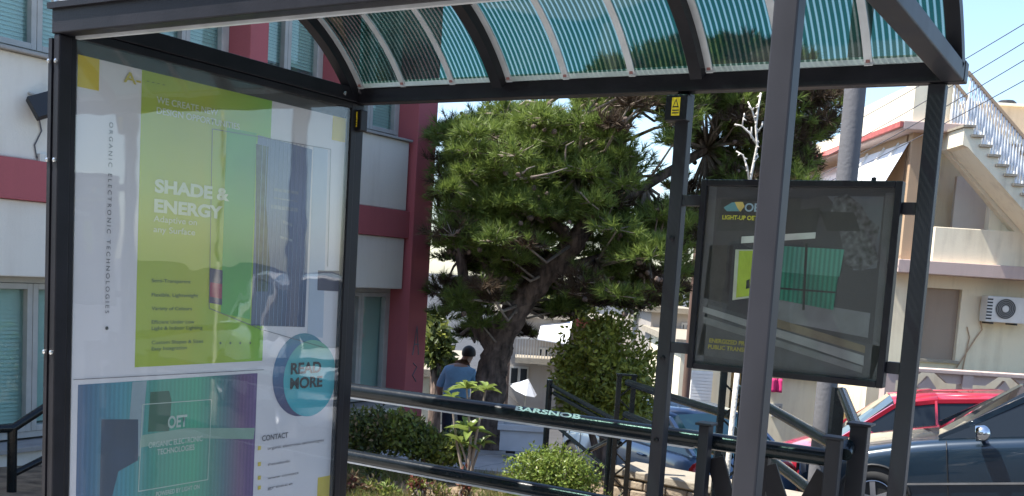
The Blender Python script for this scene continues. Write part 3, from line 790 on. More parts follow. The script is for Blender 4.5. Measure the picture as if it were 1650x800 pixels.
# left ramp handrail beside the building
hr = thing('ramp_handrail', at(22, 790, X=-6.6), 'black tubular ramp handrail left of the tall poster panel', 'handrail')
def lh(px, py): return at(px, py, X=-6.6)
MB().tube([lh(-160, 692), lh(-20, 692), lh(20, 691), lh(80, 652), lh(190, 585)], .03, 12).build('top_rail', M['railblack'], hr, smooth='angle')
MB().tube([lh(22, 764), lh(80, 735), lh(190, 680)], .024, 12).build('middle_rail', M['railblack'], hr, smooth='angle')
q = lh(20, 691); MB().tube([(q.x, q.y, gz(q.x, q.y)), (q.x, q.y, q.z)], .032, 12).build('post', M['railblack'], hr, smooth='angle')
q = lh(190, 585); MB().tube([(q.x, q.y, gz(q.x, q.y)), (q.x, q.y, q.z)], .032, 12).build('post', M['railblack'], hr, smooth='angle')

# ------------------------------------------------------------------ street railing behind the shelter
YR = 3.86
rl = thing('street_railing', (-1.9, YR, 0), 'black two-tube street railing running behind the shelter', 'railing')
def rq(px, py): return at(px, py, Y=YR)
zt = rq(800, 662).z; zl = rq(750, 768).z
xc = rq(1348, 720).x
MB().tube([(-4.6, YR, zt), (-3, YR, zt), (-2, YR, zt), (xc, YR, zt)], .033, 18).build('top_rail', M['railblack'], rl, smooth='angle')
MB().tube([(-4.6, YR, zl), (-3, YR, zl), (-2, YR, zl), (xc, YR, zl)], .029, 18).build('lower_rail', M['railblack'], rl, smooth='angle')
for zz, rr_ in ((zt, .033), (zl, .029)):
    MB().box(-4.58, -1.48, YR - .012, YR + .012, zz - rr_ - .007, zz - rr_ + .001).build('under_glint', M['alu'], rl)  # pale strip added to draw the bright reflected line under each rail
for x in (-4.6,): MB().tube([(x, YR, gz(x, YR)), (x, YR, zt)], .035, 14).build('post', M['railblack'], rl, smooth='angle')
# graffiti lettering along the top rail
a = rq(835, 662); b = rq(940, 674)
text('painted_lettering', 'BARSNOB', (a.x, YR - .0285, zt + .0185), (1, 0, 0), Vector((0, .55, .83)), pm('pale paint', (.62, .72, .68), .6, 0, .25, 40), rl, width=b.x - a.x, cap=.020, bold=.03)


def flat_post(px0, px1, py_top, Y, depth=.05, name='post', parent=rl):
    a, b = at(px0, py_top, Y=Y), at(px1, py_top, Y=Y)
    o = MB().box(a.x, b.x, Y - depth / 2, Y + depth / 2, gz(a.x, Y) - .2, a.z).build(name, M['post'], parent, bevel=.004)
    MB().box(a.x - .012, b.x + .012, Y - depth / 2 - .012, Y + depth / 2 + .012, a.z, a.z + .01).build('post_cap', M['post'], o, bevel=.003)
    return a.x, b.x, a.z


p1 = flat_post(1130, 1147, 684, YR - .055)
p2 = flat_post(1334, 1358, 706, YR - .055)
p3 = flat_post(1373, 1402, 684, YR + .12, .06)
# short elbow between the corner posts
MB().tube([(p2[1], YR, p2[2] - .06), ((p2[1] + p3[0]) / 2, YR + .05, p2[2] - .035), (p3[0], YR + .12, p3[2] - .10)], .026, 14).build('elbow', M['railblack'], rl, smooth='angle')
# pierced panel: flat crosses between the posts
def flat_x(x0, x1, z0, z1, y):
    m = MB(); c = ((x0 + x1) / 2, (z0 + z1) / 2)
    m.beam((x0, y, z0), (x1, y, z1), .012, .07, Vector((0, 0, 1))).beam((x0, y - .013, z1), (x1, y - .013, z0), .012, .07, Vector((0, 0, 1)))
    m.build('cross_bar', M['postdark'], rl)
    n = 20; r_ = .062
    g = MB()
    g.tube([(c[0] + r_ * cos(2 * math.pi * k / n), y - .026, c[1] + r_ * sin(2 * math.pi * k / n)) for k in range(n + 1)], .012, 8, cap=False).build('ring', M['railblack'], rl, smooth='angle')


zpan1 = rq(1140, 735).z; zpan0 = zpan1 - .5
xm = rq(1235, 740).x
flat_x(p1[1] + .01, xm - .01, zpan0, zpan1, YR)
flat_x(xm + .01, p2[0] - .01, zpan0, zpan1, YR)
MB().box(xm - .012, xm + .012, YR - .02, YR + .02, gz(xm, YR), zt - .03).build('mullion', M['postdark'], rl)


# stair railings further back
def lattice_post(px, py0, V, parent, wd=.13):
    t = at(px, py0, V=V); u0_ = t.dot(RH); g0 = gz(t.x, t.y) - .3
    for s_ in (-1, 1): MB().ubox(u0_ + s_ * wd / 2 - .02, u0_ + s_ * wd / 2 + .02, V - .02, V + .02, g0, t.z).build('post', M['railblack'], parent, bevel=.003)
    m = MB(); z = g0 + .3; k = 0
    while z < t.z - .12:
        a = P(u0_ - wd / 2, V, z); b = P(u0_ + wd / 2, V, z + .11)
        if k % 2: a, b = P(u0_ + wd / 2, V, z), P(u0_ - wd / 2, V, z + .11)
        m.beam(a, b, .012, .022, FH); z += .11; k += 1
    m.build('lattice', M['railblack'], parent)
    MB().ubox(u0_ - wd / 2 - .025, u0_ + wd / 2 + .025, V - .03, V + .03, t.z, t.z + .015).build('post_cap', M['railblack'], parent)
    return Vector((t.x, t.y, t.z))


sr = thing('stair_railing', at(1100, 780, V=7.4), 'dark blue sheen stair railing with latticed posts behind the display', 'railing')
L2 = lattice_post(1184, 596, 6.6, sr)
L1 = lattice_post(1010, 606, 8.6, sr, .12)
B2e = at(1345, 716, V=3.9)
for dz in (0, -.26):
    MB().tube([at(1190, 627, V=6.5) + ZV * dz, at(1237, 656, V=5.7) + ZV * dz, at(1296, 690, V=5.0) + ZV * dz, at(1352, 722, V=4.4) + ZV * dz], .027, 12).build('rail', M['railblack'], sr, smooth='angle')
    MB().tube([at(1012, 617, V=8.5) + ZV * dz, at(1083, 641, V=7.7) + ZV * dz, at(1180, 671, V=6.65) + ZV * dz], .030, 12).build('rail', M['railblack'], sr, smooth='angle')
MB().tube([at(1357, 632, V=4.6), at(1384, 700, V=3.85)], .022, 12).build('rail', M['railblack'], sr, smooth='angle')
MB().beam(at(1352, 625, V=4.7), at(1352, 625, V=4.7) - ZV * 1.3, .05, .05, FH).build('post', M['railblack'], sr)
gr = thing('garden_railing', at(900, 760, V=9.6), 'dark railing with slanting bars in front of the small leafy tree', 'railing')
for (a, b, r_) in (((890, 622, 10.2), (1000, 682, 8.7), .02), ((893, 634, 10.2), (1002, 694, 8.7), .02), ((900, 668, 10.1), (1000, 716, 8.7), .022), ((925, 738, 9.8), (1003, 700, 8.7), .022), ((900, 690, 10.1), (990, 765, 8.8), .018)):
    MB().tube([at(a[0], a[1], V=a[2]), at(b[0], b[1], V=b[2])], r_, 10).build('bar', M['railblack'], gr, smooth='angle')
for px, py, V in ((886, 612, 10.2), (985, 690, 8.75)):
    t = at(px, py, V=V); MB().tube([(t.x, t.y, gz(t.x, t.y) - .2), t], .03, 10).build('post', M['railblack'], gr, smooth='angle')

# ------------------------------------------------------------------ stone wall by the steps
sw = thing('stone_wall', at(1020, 800, V=8.4), 'low rubble stone wall with pale coping beside the stair railing', 'wall')
A0 = at(989, 752, V=8.9); A0.z = at(989, 752, V=8.9).z
wd = Vector((1, -.12, 0)).normalized(); wn = Vector((.12, 1, 0)).normalized(); ztop = A0.z
MB().hexa([A0 - ZV * 1.3 + wn * .02, A0 + wd * 2.6 - ZV * 1.3 + wn * .02, A0 + wd * 2.6 - ZV * 1.3 + wn * .34, A0 - ZV * 1.3 + wn * .34, A0 - ZV * .07 + wn * .02, A0 + wd * 2.6 - ZV * .07 + wn * .02, A0 + wd * 2.6 - ZV * .07 + wn * .34, A0 - ZV * .07 + wn * .34]).build('core', M['stone'], sw)
cp = MB().hexa([A0 + wd * a + wn * b + ZV * c for (a, b, c) in ((-.03, -.04, -.068), (2.6, -.04, -.068), (2.6, .4, -.068), (-.03, .4, -.068), (-.03, -.04, 0), (2.6, -.04, 0), (2.6, .4, 0), (-.03, .4, 0))])
cp.build('coping', M['cap'], sw, bevel=.012)
rs = random.Random(3)
for face in range(2):
    z = -.08; row = 0
    while z > -.9:
        h = rs.uniform(.07, .12); x = rs.uniform(-.02, 0) if face == 0 else .03
        end = 2.5 if face == 0 else .34
        while x < end:
            l_ = rs.uniform(.12, .26); l_ = min(l_, end - x)
            if l_ > .04:
                pr = rs.uniform(.015, .035)
                if face == 0: c8 = [(x + .006, -pr), (x + l_ - .006, -pr * rs.uniform(.7, 1)), (x + l_ - .006, .03), (x + .006, .03)]
                else: c8 = [(-pr, x + .006), (.03, x + .006), (.03, x + l_ - .006), (-pr, x + l_ - .006)]
                MB().hexa([A0 + wd * a + wn * b + ZV * (z - h + .008) for a, b in c8] + [A0 + wd * a + wn * b + ZV * (z - rs.uniform(0, .008)) for a, b in c8]).build('stone', M['stone'], sw, bevel=.012)
            x += l_
        z -= h; row += 1

# ------------------------------------------------------------------ garden paving slabs and planter
pv = thing('paving_patch', at(800, 740, V=11), 'patch of grey paving slabs beside the white planter', 'paving')
c0 = at(806, 738, V=11.0)
for i in range(-3, 4):
    for j in range(-2, 4):
        c = c0 + Vector((1, .12, 0)) * (.46 * i) + Vector((-.12, 1, 0)) * (.46 * j)
        u_ = c.dot(RH); v_ = c.dot(FH)
        if u_ > ub(v_) - .5 or v_ > 12.4: continue
        ex = Vector((.225, .027, 0)); ey = Vector((-.027, .225, 0))
        zz = [gz((c + a * ex + b * ey).x, (c + a * ex + b * ey).y) for a, b in ((-1, -1), (1, -1), (1, 1), (-1, 1))]
        q = [Vector(((c + a * ex + b * ey).x, (c + a * ex + b * ey).y, zz[k] + .03)) for k, (a, b) in enumerate(((-1, -1), (1, -1), (1, 1), (-1, 1)))]
        MB().hexa(q + [k_ + ZV * (.035 + random.uniform(0, .006)) for k_ in q]).build('slab', M['slab'], pv)
pa = at(799, 731, V=10.9); u0_, _ = UZ(799, 731, 10.9); u1_, _ = UZ(881, 731, 10.9); zb = pa.z + .03; ztp = at(840, 686, V=10.9).z
pt = thing('planter_box', P((u0_ + u1_) / 2, 11.1, zb), 'white rectangular planter trough on grey paving slabs', 'planter')
m = MB(); th = .03
for (a, b) in (((u0_ + .02, 10.9), (u1_ - .02, 11.3)),):
    pass
m.ubox(u0_ + .03, u1_ - .03, 10.92, 10.95, zb, ztp - .06).ubox(u0_ + .03, u1_ - .03, 11.25, 11.28, zb, ztp - .06).ubox(u0_ + .03, u0_ + .06, 10.95, 11.25, zb, ztp - .06).ubox(u1_ - .06, u1_ - .03, 10.95, 11.25, zb, ztp - .06)
m.build('trough', M['planter'], pt, bevel=.006)
m = MB().ubox(u0_, u1_, 10.89, 10.95, ztp - .06, ztp).ubox(u0_, u1_, 11.25, 11.31, ztp - .06, ztp).ubox(u0_, u0_ + .06, 10.95, 11.25, ztp - .06, ztp).ubox(u1_ - .06, u1_, 10.95, 11.25, ztp - .06, ztp)
m.build('rim', M['planter'], pt, bevel=.006)
MB().ubox(u0_ + .06, u1_ - .06, 10.95, 11.25, ztp - .12, ztp - .05).build('soil', M['soil'], pt)
for a in (u0_ + .1, u1_ - .2): MB().ubox(a, a + .1, 10.98, 11.22, zb - .035, zb).build('foot', M['plastic'], pt)


# ------------------------------------------------------------------ foliage
def rnd_dir(r_):
    while True:
        d = Vector((r_.uniform(-1, 1), r_.uniform(-1, 1), r_.uniform(-1, 1)))
        if .05 < d.length < 1: return d.normalized()


def leaf(m, c, d, n, L_, W, mi=0, bend=.15):
    s_ = d.cross(n)
    if s_.length < 1e-3: return
    s_.normalize(); n2 = s_.cross(d)
    o = len(m.v)
    m.v += [c, c + d * L_ * .45 + s_ * W / 2 + n2 * bend * L_ * .4, c + d * L_ - n2 * bend * L_ * .3, c + d * L_ * .45 - s_ * W / 2 + n2 * bend * L_ * .4]
    m.f += [(o, o + 1, o + 2), (o, o + 2, o + 3)]; m.m += [mi, mi]


def leaf_cloud(blobs, n, L_, W, seed, nm=1, shell=.55, jitter=.3, weights=None):
    r_ = random.Random(seed); m = MB()
    vol = [b[1].x * b[1].y * b[1].z for b in blobs]; tot = sum(vol)
    for b, vv in zip(blobs, vol):
        for _ in range(int(n * vv / tot)):
            d = rnd_dir(r_); k = r_.uniform(shell, 1.0) * (1 + r_.uniform(-.12, .2)) * (1 + .16 * sin(6 * d.x + b[0].x * 9) + .14 * sin(8 * d.z + 5 * d.y + b[0].y * 7))
            c = b[0] + Vector((d.x * b[1].x, d.y * b[1].y, d.z * b[1].z)) * k
            dd = (d * .6 + rnd_dir(r_) + ZV * .25).normalized()
            leaf(m, c, dd, (d + rnd_dir(r_) * .8 + ZV * .5).normalized(), L_ * r_.uniform(.65, 1.25), W * r_.uniform(.7, 1.2), r_.randrange(nm) if not weights else r_.choices(range(nm), weights)[0])
    return m


def stems(base, blobs, r0_, seed, n=14, mat=None):
    r_ = random.Random(seed); m = MB()
    for _ in range(n):
        b = r_.choice(blobs); e_ = b[0] + rnd_dir(r_) * b[1].x * .6
        mid = base + (e_ - base) * .5 + rnd_dir(r_) * .06
        m.tube([base + Vector((r_.uniform(-.05, .05), r_.uniform(-.05, .05), -.05)), mid, e_], [r0_, r0_ * .7, r0_ * .3], 6)
    return m


def shrub(name, label, spots, V, n, L_, W, mats, seed, cat='shrub', group=None, shell=.35, weights=None):
    """spots: photo ellipses (px,py,rpx,rpy,dV)"""
    blobs = []
    for (px, py, rx, ry, dv) in spots:
        c = at(px, py, V=V + dv); k = (V + dv) / FPX
        blobs.append((c, Vector((rx * k, rx * k, ry * k))))
    cx_ = sum((b[0] for b in blobs), Vector()) / len(blobs); base = Vector((cx_.x, cx_.y, gz(cx_.x, cx_.y)))
    t = thing(name, base, label, cat, group)
    stems(base, blobs, .012, seed, 16).raw('stem', M['twig'], t)
    leaf_cloud(blobs, n, L_, W, seed, len(mats), shell, weights=weights).raw('foliage', mats, t)
    return t


shrub('dark_shrub', 'dark leafy shrub under the office window beside the poster panel', [(590, 700, 40, 34, 0), (575, 690, 28, 34, .2), (622, 700, 30, 34, -.1), (610, 676, 24, 22, .1), (560, 725, 20, 20, 0)], 9.6, 4200, .055, .026, [M['leafdark'], M['leafolive'], M['dry']], 5, weights=(7, 3, 1))
shrub('olive_shrub', 'olive green shrub between the dark shrub and the broad-leaved plant', [(655, 700, 34, 34, 0), (685, 715, 32, 28, -.1), (650, 680, 20, 18, .1), (712, 728, 28, 22, -.2), (735, 720, 24, 30, 0)], 9.3, 4200, .055, .03, [M['leafolive'], M['leafdark'], M['leafbright']], 6, weights=(5, 3, 2))
shrub('round_bush', 'bright green rounded bush in the sun below the white planter', [(858, 760, 42, 34, 0), (905, 762, 46, 38, -.1), (935, 775, 34, 34, 0), (880, 745, 30, 22, .1), (840, 785, 30, 24, -.1), (890, 800, 60, 24, -.1)], 8.2, 9000, .034, .018, [M['leafbright'], M['leafolive']], 7, shell=.5, weights=(3, 1))

# broad-leaved plant with rosettes
bp_ = at(757, 752, V=8.8); bp_.z = gz(bp_.x, bp_.y)
bpt = thing('broadleaf_plant', bp_, 'tall plant with rosettes of large pale green leaves in front of pine trunk', 'plant')
rl_ = random.Random(9)
ros = [(752, 612, .17, 9), (783, 614, .14, 8), (727, 628, .13, 7), (756, 682, .24, 10), (742, 700, .20, 7), (775, 702, .16, 6)]
stm = MB()
for i, (px, py, L_, n) in enumerate(ros):
    c = at(px, py + 14, V=8.8 + rl_.uniform(-.12, .12))
    stm.tube([bp_ + Vector((rl_.uniform(-.03, .03), rl_.uniform(-.03, .03), 0)), (bp_ + c) / 2 + Vector((rl_.uniform(-.04, .04), 0, 0)), c], [.016, .012, .008], 7)
    for k in range(n):
        a = 2 * math.pi * k / n + rl_.uniform(-.3, .3); el = rl_.uniform(.1, 1.0)
        d = Vector((cos(a) * cos(el), sin(a) * cos(el), sin(el)))
        lm = MB(); W = L_ * .32; s_ = d.cross(ZV).normalized(); n2 = s_.cross(d)
        st = [(0, .08), (.2, .7), (.45, 1), (.75, .72), (1, .02)]
        for (t_, w_) in st:
            q = c + d * L_ * t_ - ZV * L_ * .35 * t_ * t_
            lm.v += [q - s_ * W * w_ / 2 + n2 * .02 * w_, q - n2 * .006, q + s_ * W * w_ / 2 + n2 * .02 * w_]
        for j in range(4):
            o = j * 3
            lm.f += [(o, o + 1, o + 4, o + 3), (o + 1, o + 2, o + 5, o + 4)]; lm.m += [0, 0]
        lm.raw('leaf', M['leafbig'], bpt, True)
stm.build('stem', M['twig'], bpt, smooth='angle')

# small leafy tree
blobs = []
for (px, py, rx, ry, dv) in ((960, 560, 48, 46, 0), (990, 610, 58, 50, -.1), (925, 610, 42, 46, .1), (1030, 600, 34, 60, .1), (985, 535, 40, 30, .2), (940, 655, 46, 34, 0), (1000, 660, 54, 34, -.1), (910, 575, 26, 26, .1), (1035, 650, 26, 30, 0), (968, 520, 22, 18, 0)):
    k = 11.2 / FPX; blobs.append((at(px, py, V=11.2 + dv), Vector((rx * k, rx * k * .9, ry * k))))
tb_ = at(972, 740, V=11.2); tb_.z = gz(tb_.x, tb_.y)
lt = thing('leafy_tree', tb_, 'small dense tree with yellow-green leaves behind the railings', 'tree')
m = MB(); m.tube([tb_ - ZV * .1, tb_ + ZV * .45, blobs[1][0]], [.06, .05, .03], 8)
r_ = random.Random(2)
for b in blobs: m.tube([tb_ + ZV * r_.uniform(.3, .6), (tb_ + ZV * .6 + b[0]) / 2, b[0]], [.03, .02, .008], 6)
m.build('trunk', M['bark'], lt, smooth='angle')
leaf_cloud(blobs, 8500, .072, .036, 21, 2, .45, weights=(4, 1)).raw('crown', [M['leafcitrus'], M['leafolive']], lt)

# ------------------------------------------------------------------ pine tree
VT = 11.9
tb_ = at(784, 722, V=VT); tb_.z = gz(tb_.x, tb_.y) - .05
pn = thing('pine_tree', tb_, 'large leaning pine tree with rough bark and clumped needles', 'tree')
trunk = [(784, 726, 0), (786, 660, 0), (793, 600, 0), (806, 545, 0), (836, 492, -.1), (880, 440, -.2), (925, 392, -.3), (958, 345, -.3), (985, 290, -.2), (1002, 230, 0), (1018, 170, .1)]
tr_r = [.21, .18, .16, .155, .14, .125, .11, .085, .07, .05, .03]
tp = [at(a, b, V=VT + c) for a, b, c in trunk]
rr = random.Random(4)
def rough_tube(m, pts, rs_, n=14, sub=4, jit=.12):
    P_, R_ = [], []
    for i in range(len(pts) - 1):
        for k in range(sub):
            t = k / sub; P_.append(pts[i].lerp(pts[i + 1], t)); R_.append(rs_[i] + (rs_[i + 1] - rs_[i]) * t)
    P_.append(pts[-1]); R_.append(rs_[-1]); o = len(m.v)
    m.tube(P_, R_, n)
    for i in range(len(P_)):
        for k in range(n):
            v = m.v[o + i * n + k]; d = v - P_[i]
            m.v[o + i * n + k] = P_[i] + d * (1 + rr.uniform(-jit, jit))
    return m
tm = MB(); rough_tube(tm, tp, tr_r, 22, 10, .16)
lim = [([(800, 570, 0), (768, 520, .1), (748, 455, .2), (738, 385, .3), (735, 320, .3)], [.11, .09, .07, .05, .03]),
       ([(836, 492, 0), (790, 440, .3), (765, 390, .5), (770, 330, .6)], [.08, .06, .05, .03]),
       ([(880, 440, -.2), (960, 420, -.4), (1040, 395, -.3), (1085, 350, 0)], [.08, .06, .05, .03]),
       ([(925, 392, -.3), (870, 340, -.2), (830, 290, 0), (800, 240, .1)], [.07, .05, .04, .02]),
       ([(958, 345, -.3), (1040, 300, .2), (1140, 240, .5), (1240, 200, .7), (1310, 190, .8)], [.07, .06, .05, .035, .02]),
       ([(960, 345, -.3), (920, 270, -.5), (900, 210, -.4), (880, 170, -.3)], [.05, .04, .03, .02])]
limb_pts = list(tp)
for pts, rs_ in lim:
    q = [at(a, b, V=VT + c) for a, b, c in pts]; rough_tube(tm, q, rs_, 10, 4); limb_pts += q
tm.build('trunk', M['bark'], pn, smooth=True)
POLY = [(692, 222), (735, 205), (790, 186), (835, 165), (905, 158), (945, 165), (955, 128), (1040, 92), (1110, 78), (1240, 72), (1345, 150), (1340, 205), (1300, 268), (1288, 310), (1200, 350), (1130, 400), (1095, 470), (1060, 512), (985, 500), (945, 490), (905, 505), (868, 540), (820, 540), (775, 545), (735, 545), (695, 545), (680, 400)]
GAPS = [(1022, 205, 20), (1058, 195, 20), (1050, 250, 22), (1060, 300, 22), (1078, 270, 22), (1030, 310, 18), (1140, 205, 20), (1150, 262, 18), (1130, 285, 18), (920, 180, 12)]
def inpoly(x, y):
    c = False; n = len(POLY); j = n - 1
    for i in range(n):
        (xi, yi), (xj, yj) = POLY[i], POLY[j]
        if (yi > y) != (yj > y) and x < (xj - xi) * (y - yi) / (yj - yi) + xi: c = not c
        j = i
    return c
r_ = random.Random(77); clumps = []
tries = 0
while len(clumps) < 660 and tries < 60000:
    tries += 1
    px, py = r_.uniform(680, 1350), r_.uniform(70, 550)
    if not inpoly(px, py): continue
    if any((px - a) ** 2 + (py - b) ** 2 < (g + 13) ** 2 for a, b, g in GAPS): continue
    dv = r_.uniform(-1.5, 1.4) if px < 1100 else r_.uniform(-.4, 1.6)
    if px < 720: dv = r_.uniform(-.2, 1.2)
    R_ = r_.uniform(.14, .31)
    if py > 360 and dv < .1:
        dd = min(((px - (a[0] + (b[0] - a[0]) * t / 6)) ** 2 + (py - (a[1] + (b[1] - a[1]) * t / 6)) ** 2) ** .5 for a, b in zip(trunk, trunk[1:]) for t in range(6))
        if dd < 36: continue
    if py > 430: R_ *= .8
    if px < 690 + R_ * .85 * FPX / (VT + dv): continue
    c = at(px, py, V=VT + dv)
    if any((c - q[0]).length < .105 for q in clumps): continue
    if py > 420 and dv < .25 and r_.random() < .6: continue
    brown = .2 + .4 * smooth(940, 1040, px) + .25 * smooth(330, 480, py)
    if dv < -.5: brown *= .4
    clumps.append((c, R_, brown))
nm_ = MB(); tw = MB()
for (c, R_, brown) in clumps:
    near = min(limb_pts, key=lambda q: (q - c).length)
    if (near - c).length < 2.2:
        mid = near.lerp(c, .5) + rnd_dir(r_) * .15 - ZV * .05
        tw.tube([near, mid, c], [.022, .016, .008], 6)
    isb = r_.random() < brown
    nt_ = int(16 + R_ * 75)
    for _ in range(nt_):
        d = rnd_dir(r_); d.z = abs(d.z) * .9 - .25; d.normalize()
        t0 = c + Vector((d.x, d.y, d.z * .7)) * R_ * r_.uniform(.25, 1.05)
        ax = (d + ZV * .55 + rnd_dir(r_) * .45).normalized()
        if r_.random() < .3: tw.tube([c, t0], [.007, .004], 4)
        b2 = isb and r_.random() < .8
        a_ = ax.orthogonal().normalized(); b_ = ax.cross(a_)
        Lt = r_.uniform(.085, .15)
        for k in range(30):
            t = r_.uniform(0, 2 * math.pi); sp_ = r_.uniform(.15, 1.15)
            nd = ax * cos(sp_) + (a_ * cos(t) + b_ * sin(t)) * sin(sp_)
            s0 = t0 + ax * r_.uniform(-.05, .03)
            sd_ = nd.cross(Vector((r_.uniform(-1, 1), r_.uniform(-1, 1), r_.uniform(-1, 1)))).normalized() * .0042
            o = len(nm_.v); nm_.v += [s0 - sd_, s0 + sd_, s0 + nd * Lt * r_.uniform(.7, 1.1)]
            nm_.f.append((o, o + 1, o + 2)); nm_.m.append(1 if b2 else 0)
nm_.raw('crown', [M['needle'], M['needlebrown']], pn)
# bare pale twigs
for pts in ([(855, 286, -1.6), (885, 280, -1.6), (914, 271, -1.5)], [(850, 186, -1.3), (900, 178, -1.3), (915, 174, -1.3), (920, 182, -1.3)], [(935, 310, -1.4), (948, 325, -1.4), (965, 338, -1.4)], [(842, 280, -1.6), (850, 272, -1.6), (862, 268, -1.6)], [(910, 265, -1.4), (912, 235, -1.4), (925, 228, -1.4)]):
    tw.tube([at(a, b, V=VT + c) for a, b, c in pts], [.011, .008, .005, .004][:len(pts)], 6)
cn_ = MB()
for (c, R_, brown) in clumps:
    if r_.random() < .35:
        for _ in range(r_.randrange(1, 4)):
            q = c + rnd_dir(r_) * R_ * .8; ax = (rnd_dir(r_) - ZV * .4).normalized(); h_ = r_.uniform(.05, .08)
            cn_.lathe(q, [(0, 0), (h_ * .38, h_ * .25), (h_ * .42, h_ * .5), (h_ * .25, h_ * .85), (0, h_)], ax, 7)
co_ = cn_.raw('cones', M['bark'], pn, True); co_['kind'] = 'stuff'
tw.build('twigs', M['twig'], pn, smooth=True)

# bleached branching stalk behind the display
bs = at(1206, 300, V=4.35); bs.z = 0
ws = thing('bleached_stalk', bs, 'bare whitish knobbly branching stalk rising behind the display board', 'plant')
sm = MB()
def bsq(px, py): return at(px, py, V=4.35)
rk = random.Random(8)
for pts, r0_ in (([(1200, 480), (1207, 300), (1214, 265), (1220, 235), (1218, 205), (1221, 180), (1226, 150)], .010), ([(1207, 292), (1204, 270), (1197, 250), (1186, 244)], .007), ([(1219, 232), (1208, 215), (1195, 203), (1184, 201)], .007),
                 ([(1218, 200), (1212, 178), (1205, 164)], .006), ([(1196, 204), (1198, 190), (1200, 186)], .005), ([(1220, 214), (1228, 203), (1229, 196)], .006), ([(1211, 218), (1211, 205)], .005), ([(1214, 262), (1222, 252)], .005)):
    q = [bsq(*p_) for p_ in pts]
    sm.tube(q, [r0_ * .62 * (1 - .45 * i / len(q)) for i in range(len(q))], 8)
    for a, b in zip(q, q[1:]):
        n = max(1, int((b - a).length / .022))
        if a.z < 1.8: continue
        for k in range(n):
            c = a.lerp(b, (k + rk.random()) / n); d = rnd_dir(rk); sm.tube([c, c + d * .014], [.0042, .0022], 5)
sm.tube([bs, bsq(1200, 480)], [.014, .011], 8)
sm.build('stalk', M['palewood'], ws, smooth=True)

# ------------------------------------------------------------------ low plants and grass in the bed
rg = random.Random(31)
gm = MB()
for _ in range(5200):
    px = rg.uniform(560, 1000); V = rg.uniform(7.0, 9.6)
    u = (px - 825) / FPX * V
    if u > ub(V) - .25: continue
    p = P(u + rg.uniform(-.1, .1), V, 0); p.z = gz(p.x, p.y) + .02
    nz_ = sin(p.x * 3.1 + 1) * cos(p.y * 2.7) + rg.uniform(-.6, .6)
    if nz_ < -.1: continue
    for k in range(4):
        d = (Vector((rg.uniform(-1, 1), rg.uniform(-1, 1), 1.3))).normalized(); s_ = d.cross(Vector((rg.uniform(-1, 1), rg.uniform(-1, 1), 0))).normalized() * .004
        o = len(gm.v); gm.v += [p - s_, p + s_, p + d * rg.uniform(.05, .13)]; gm.f.append((o, o + 1, o + 2)); gm.m.append(0 if rg.random() < .7 else 1)
g_ = gm.raw('grass', [M['grass'], M['dry']]); g_['kind'] = 'stuff'; g_['label'] = 'short patchy grass over the sunlit garden soil'
low = [('red_leaved_plant', 'small red-leaved plant low in the garden bed', 672, 780, 16, 18, [M['leafred'], M['leafolive']]), ('dry_plant', 'dry straw-coloured plant by the foot of the poster panel', 566, 782, 18, 22, [M['dry'], M['leafred']]),
       ('dry_plant', 'dry brownish plant right of the straw-coloured one', 594, 790, 22, 18, [M['dry'], M['leafolive']]), ('low_weed', 'pale green low weed under the lower rail', 624, 792, 16, 14, [M['leafolive'], M['leafbig']]),
       ('low_weed', 'grey-green weed in shade below the dark shrub', 600, 755, 16, 12, [M['leafdark'], M['leafolive']]), ('low_weed', 'low weed at the edge of the sunlit soil', 705, 792, 18, 12, [M['leafolive'], M['dry']]),
       ('low_weed', 'thin upright weed before the round bush', 748, 785, 10, 26, [M['dry'], M['leafred']])]
for i, (nm, lb, px, py, rx, ry, mats) in enumerate(low):
    shrub(nm, lb, [(px, py, rx, ry, 0), (px + 6, py + 8, rx * .7, ry * .7, 0)], 7.9 if i != 4 else 8.6, 260, .05, .02, mats, 50 + i, 'plant', shell=.1)

# ------------------------------------------------------------------ person
pp_ = at(735, 640, V=13.3); base = Vector((pp_.x, pp_.y, gz(pp_.x, pp_.y)))
pe = thing('person', base, 'person in a light blue shirt and dark trousers seen from behind', 'person')
J = {'pel': (0, 0, .86, .125), 'sp': (.0, .03, .99, .145), 'ch': (.01, .09, 1.11, .165), 'nk0': (.05, .17, 1.21, .09), 'nk': (.08, .22, 1.27, .055), 'hd': (.11, .26, 1.34, .08), 'top': (.125, .28, 1.42, .07)}
for s_, n in ((-1, 'l'), (1, 'r')):
    J.update({'sh' + n: (s_ * .16 + .02, .12, 1.14, .08), 'el' + n: (s_ * .23, .10, .95, .05), 'wr' + n: (s_ * .20, .15, .80, .032), 'pa' + n: (s_ * .20, .17, .76, .034), 'hi' + n: (s_ * .09, 0, .80, .10), 'kn' + n: (s_ * .10, .02 + s_ * .06, .47, .065), 'an' + n: (s_ * .10, -.02 + s_ * .08, .09, .045), 'to' + n: (s_ * .11, .14 + s_ * .08, .04, .04)})
    for k in range(4): J['f%d%s' % (k, n)] = (s_ * .20 + (k - 1.5) * .018, .18, .70, .010); J['g%d%s' % (k, n)] = (s_ * .20 + (k - 1.5) * .018, .165, .655, .008)
    J['th' + n] = (s_ * .20 - s_ * .045, .19, .73, .011); J['ti' + n] = (s_ * .20 - s_ * .05, .20, .69, .009)
Eg = [('pel', 'sp'), ('sp', 'ch'), ('ch', 'nk0'), ('nk0', 'nk'), ('nk', 'hd'), ('hd', 'top')]
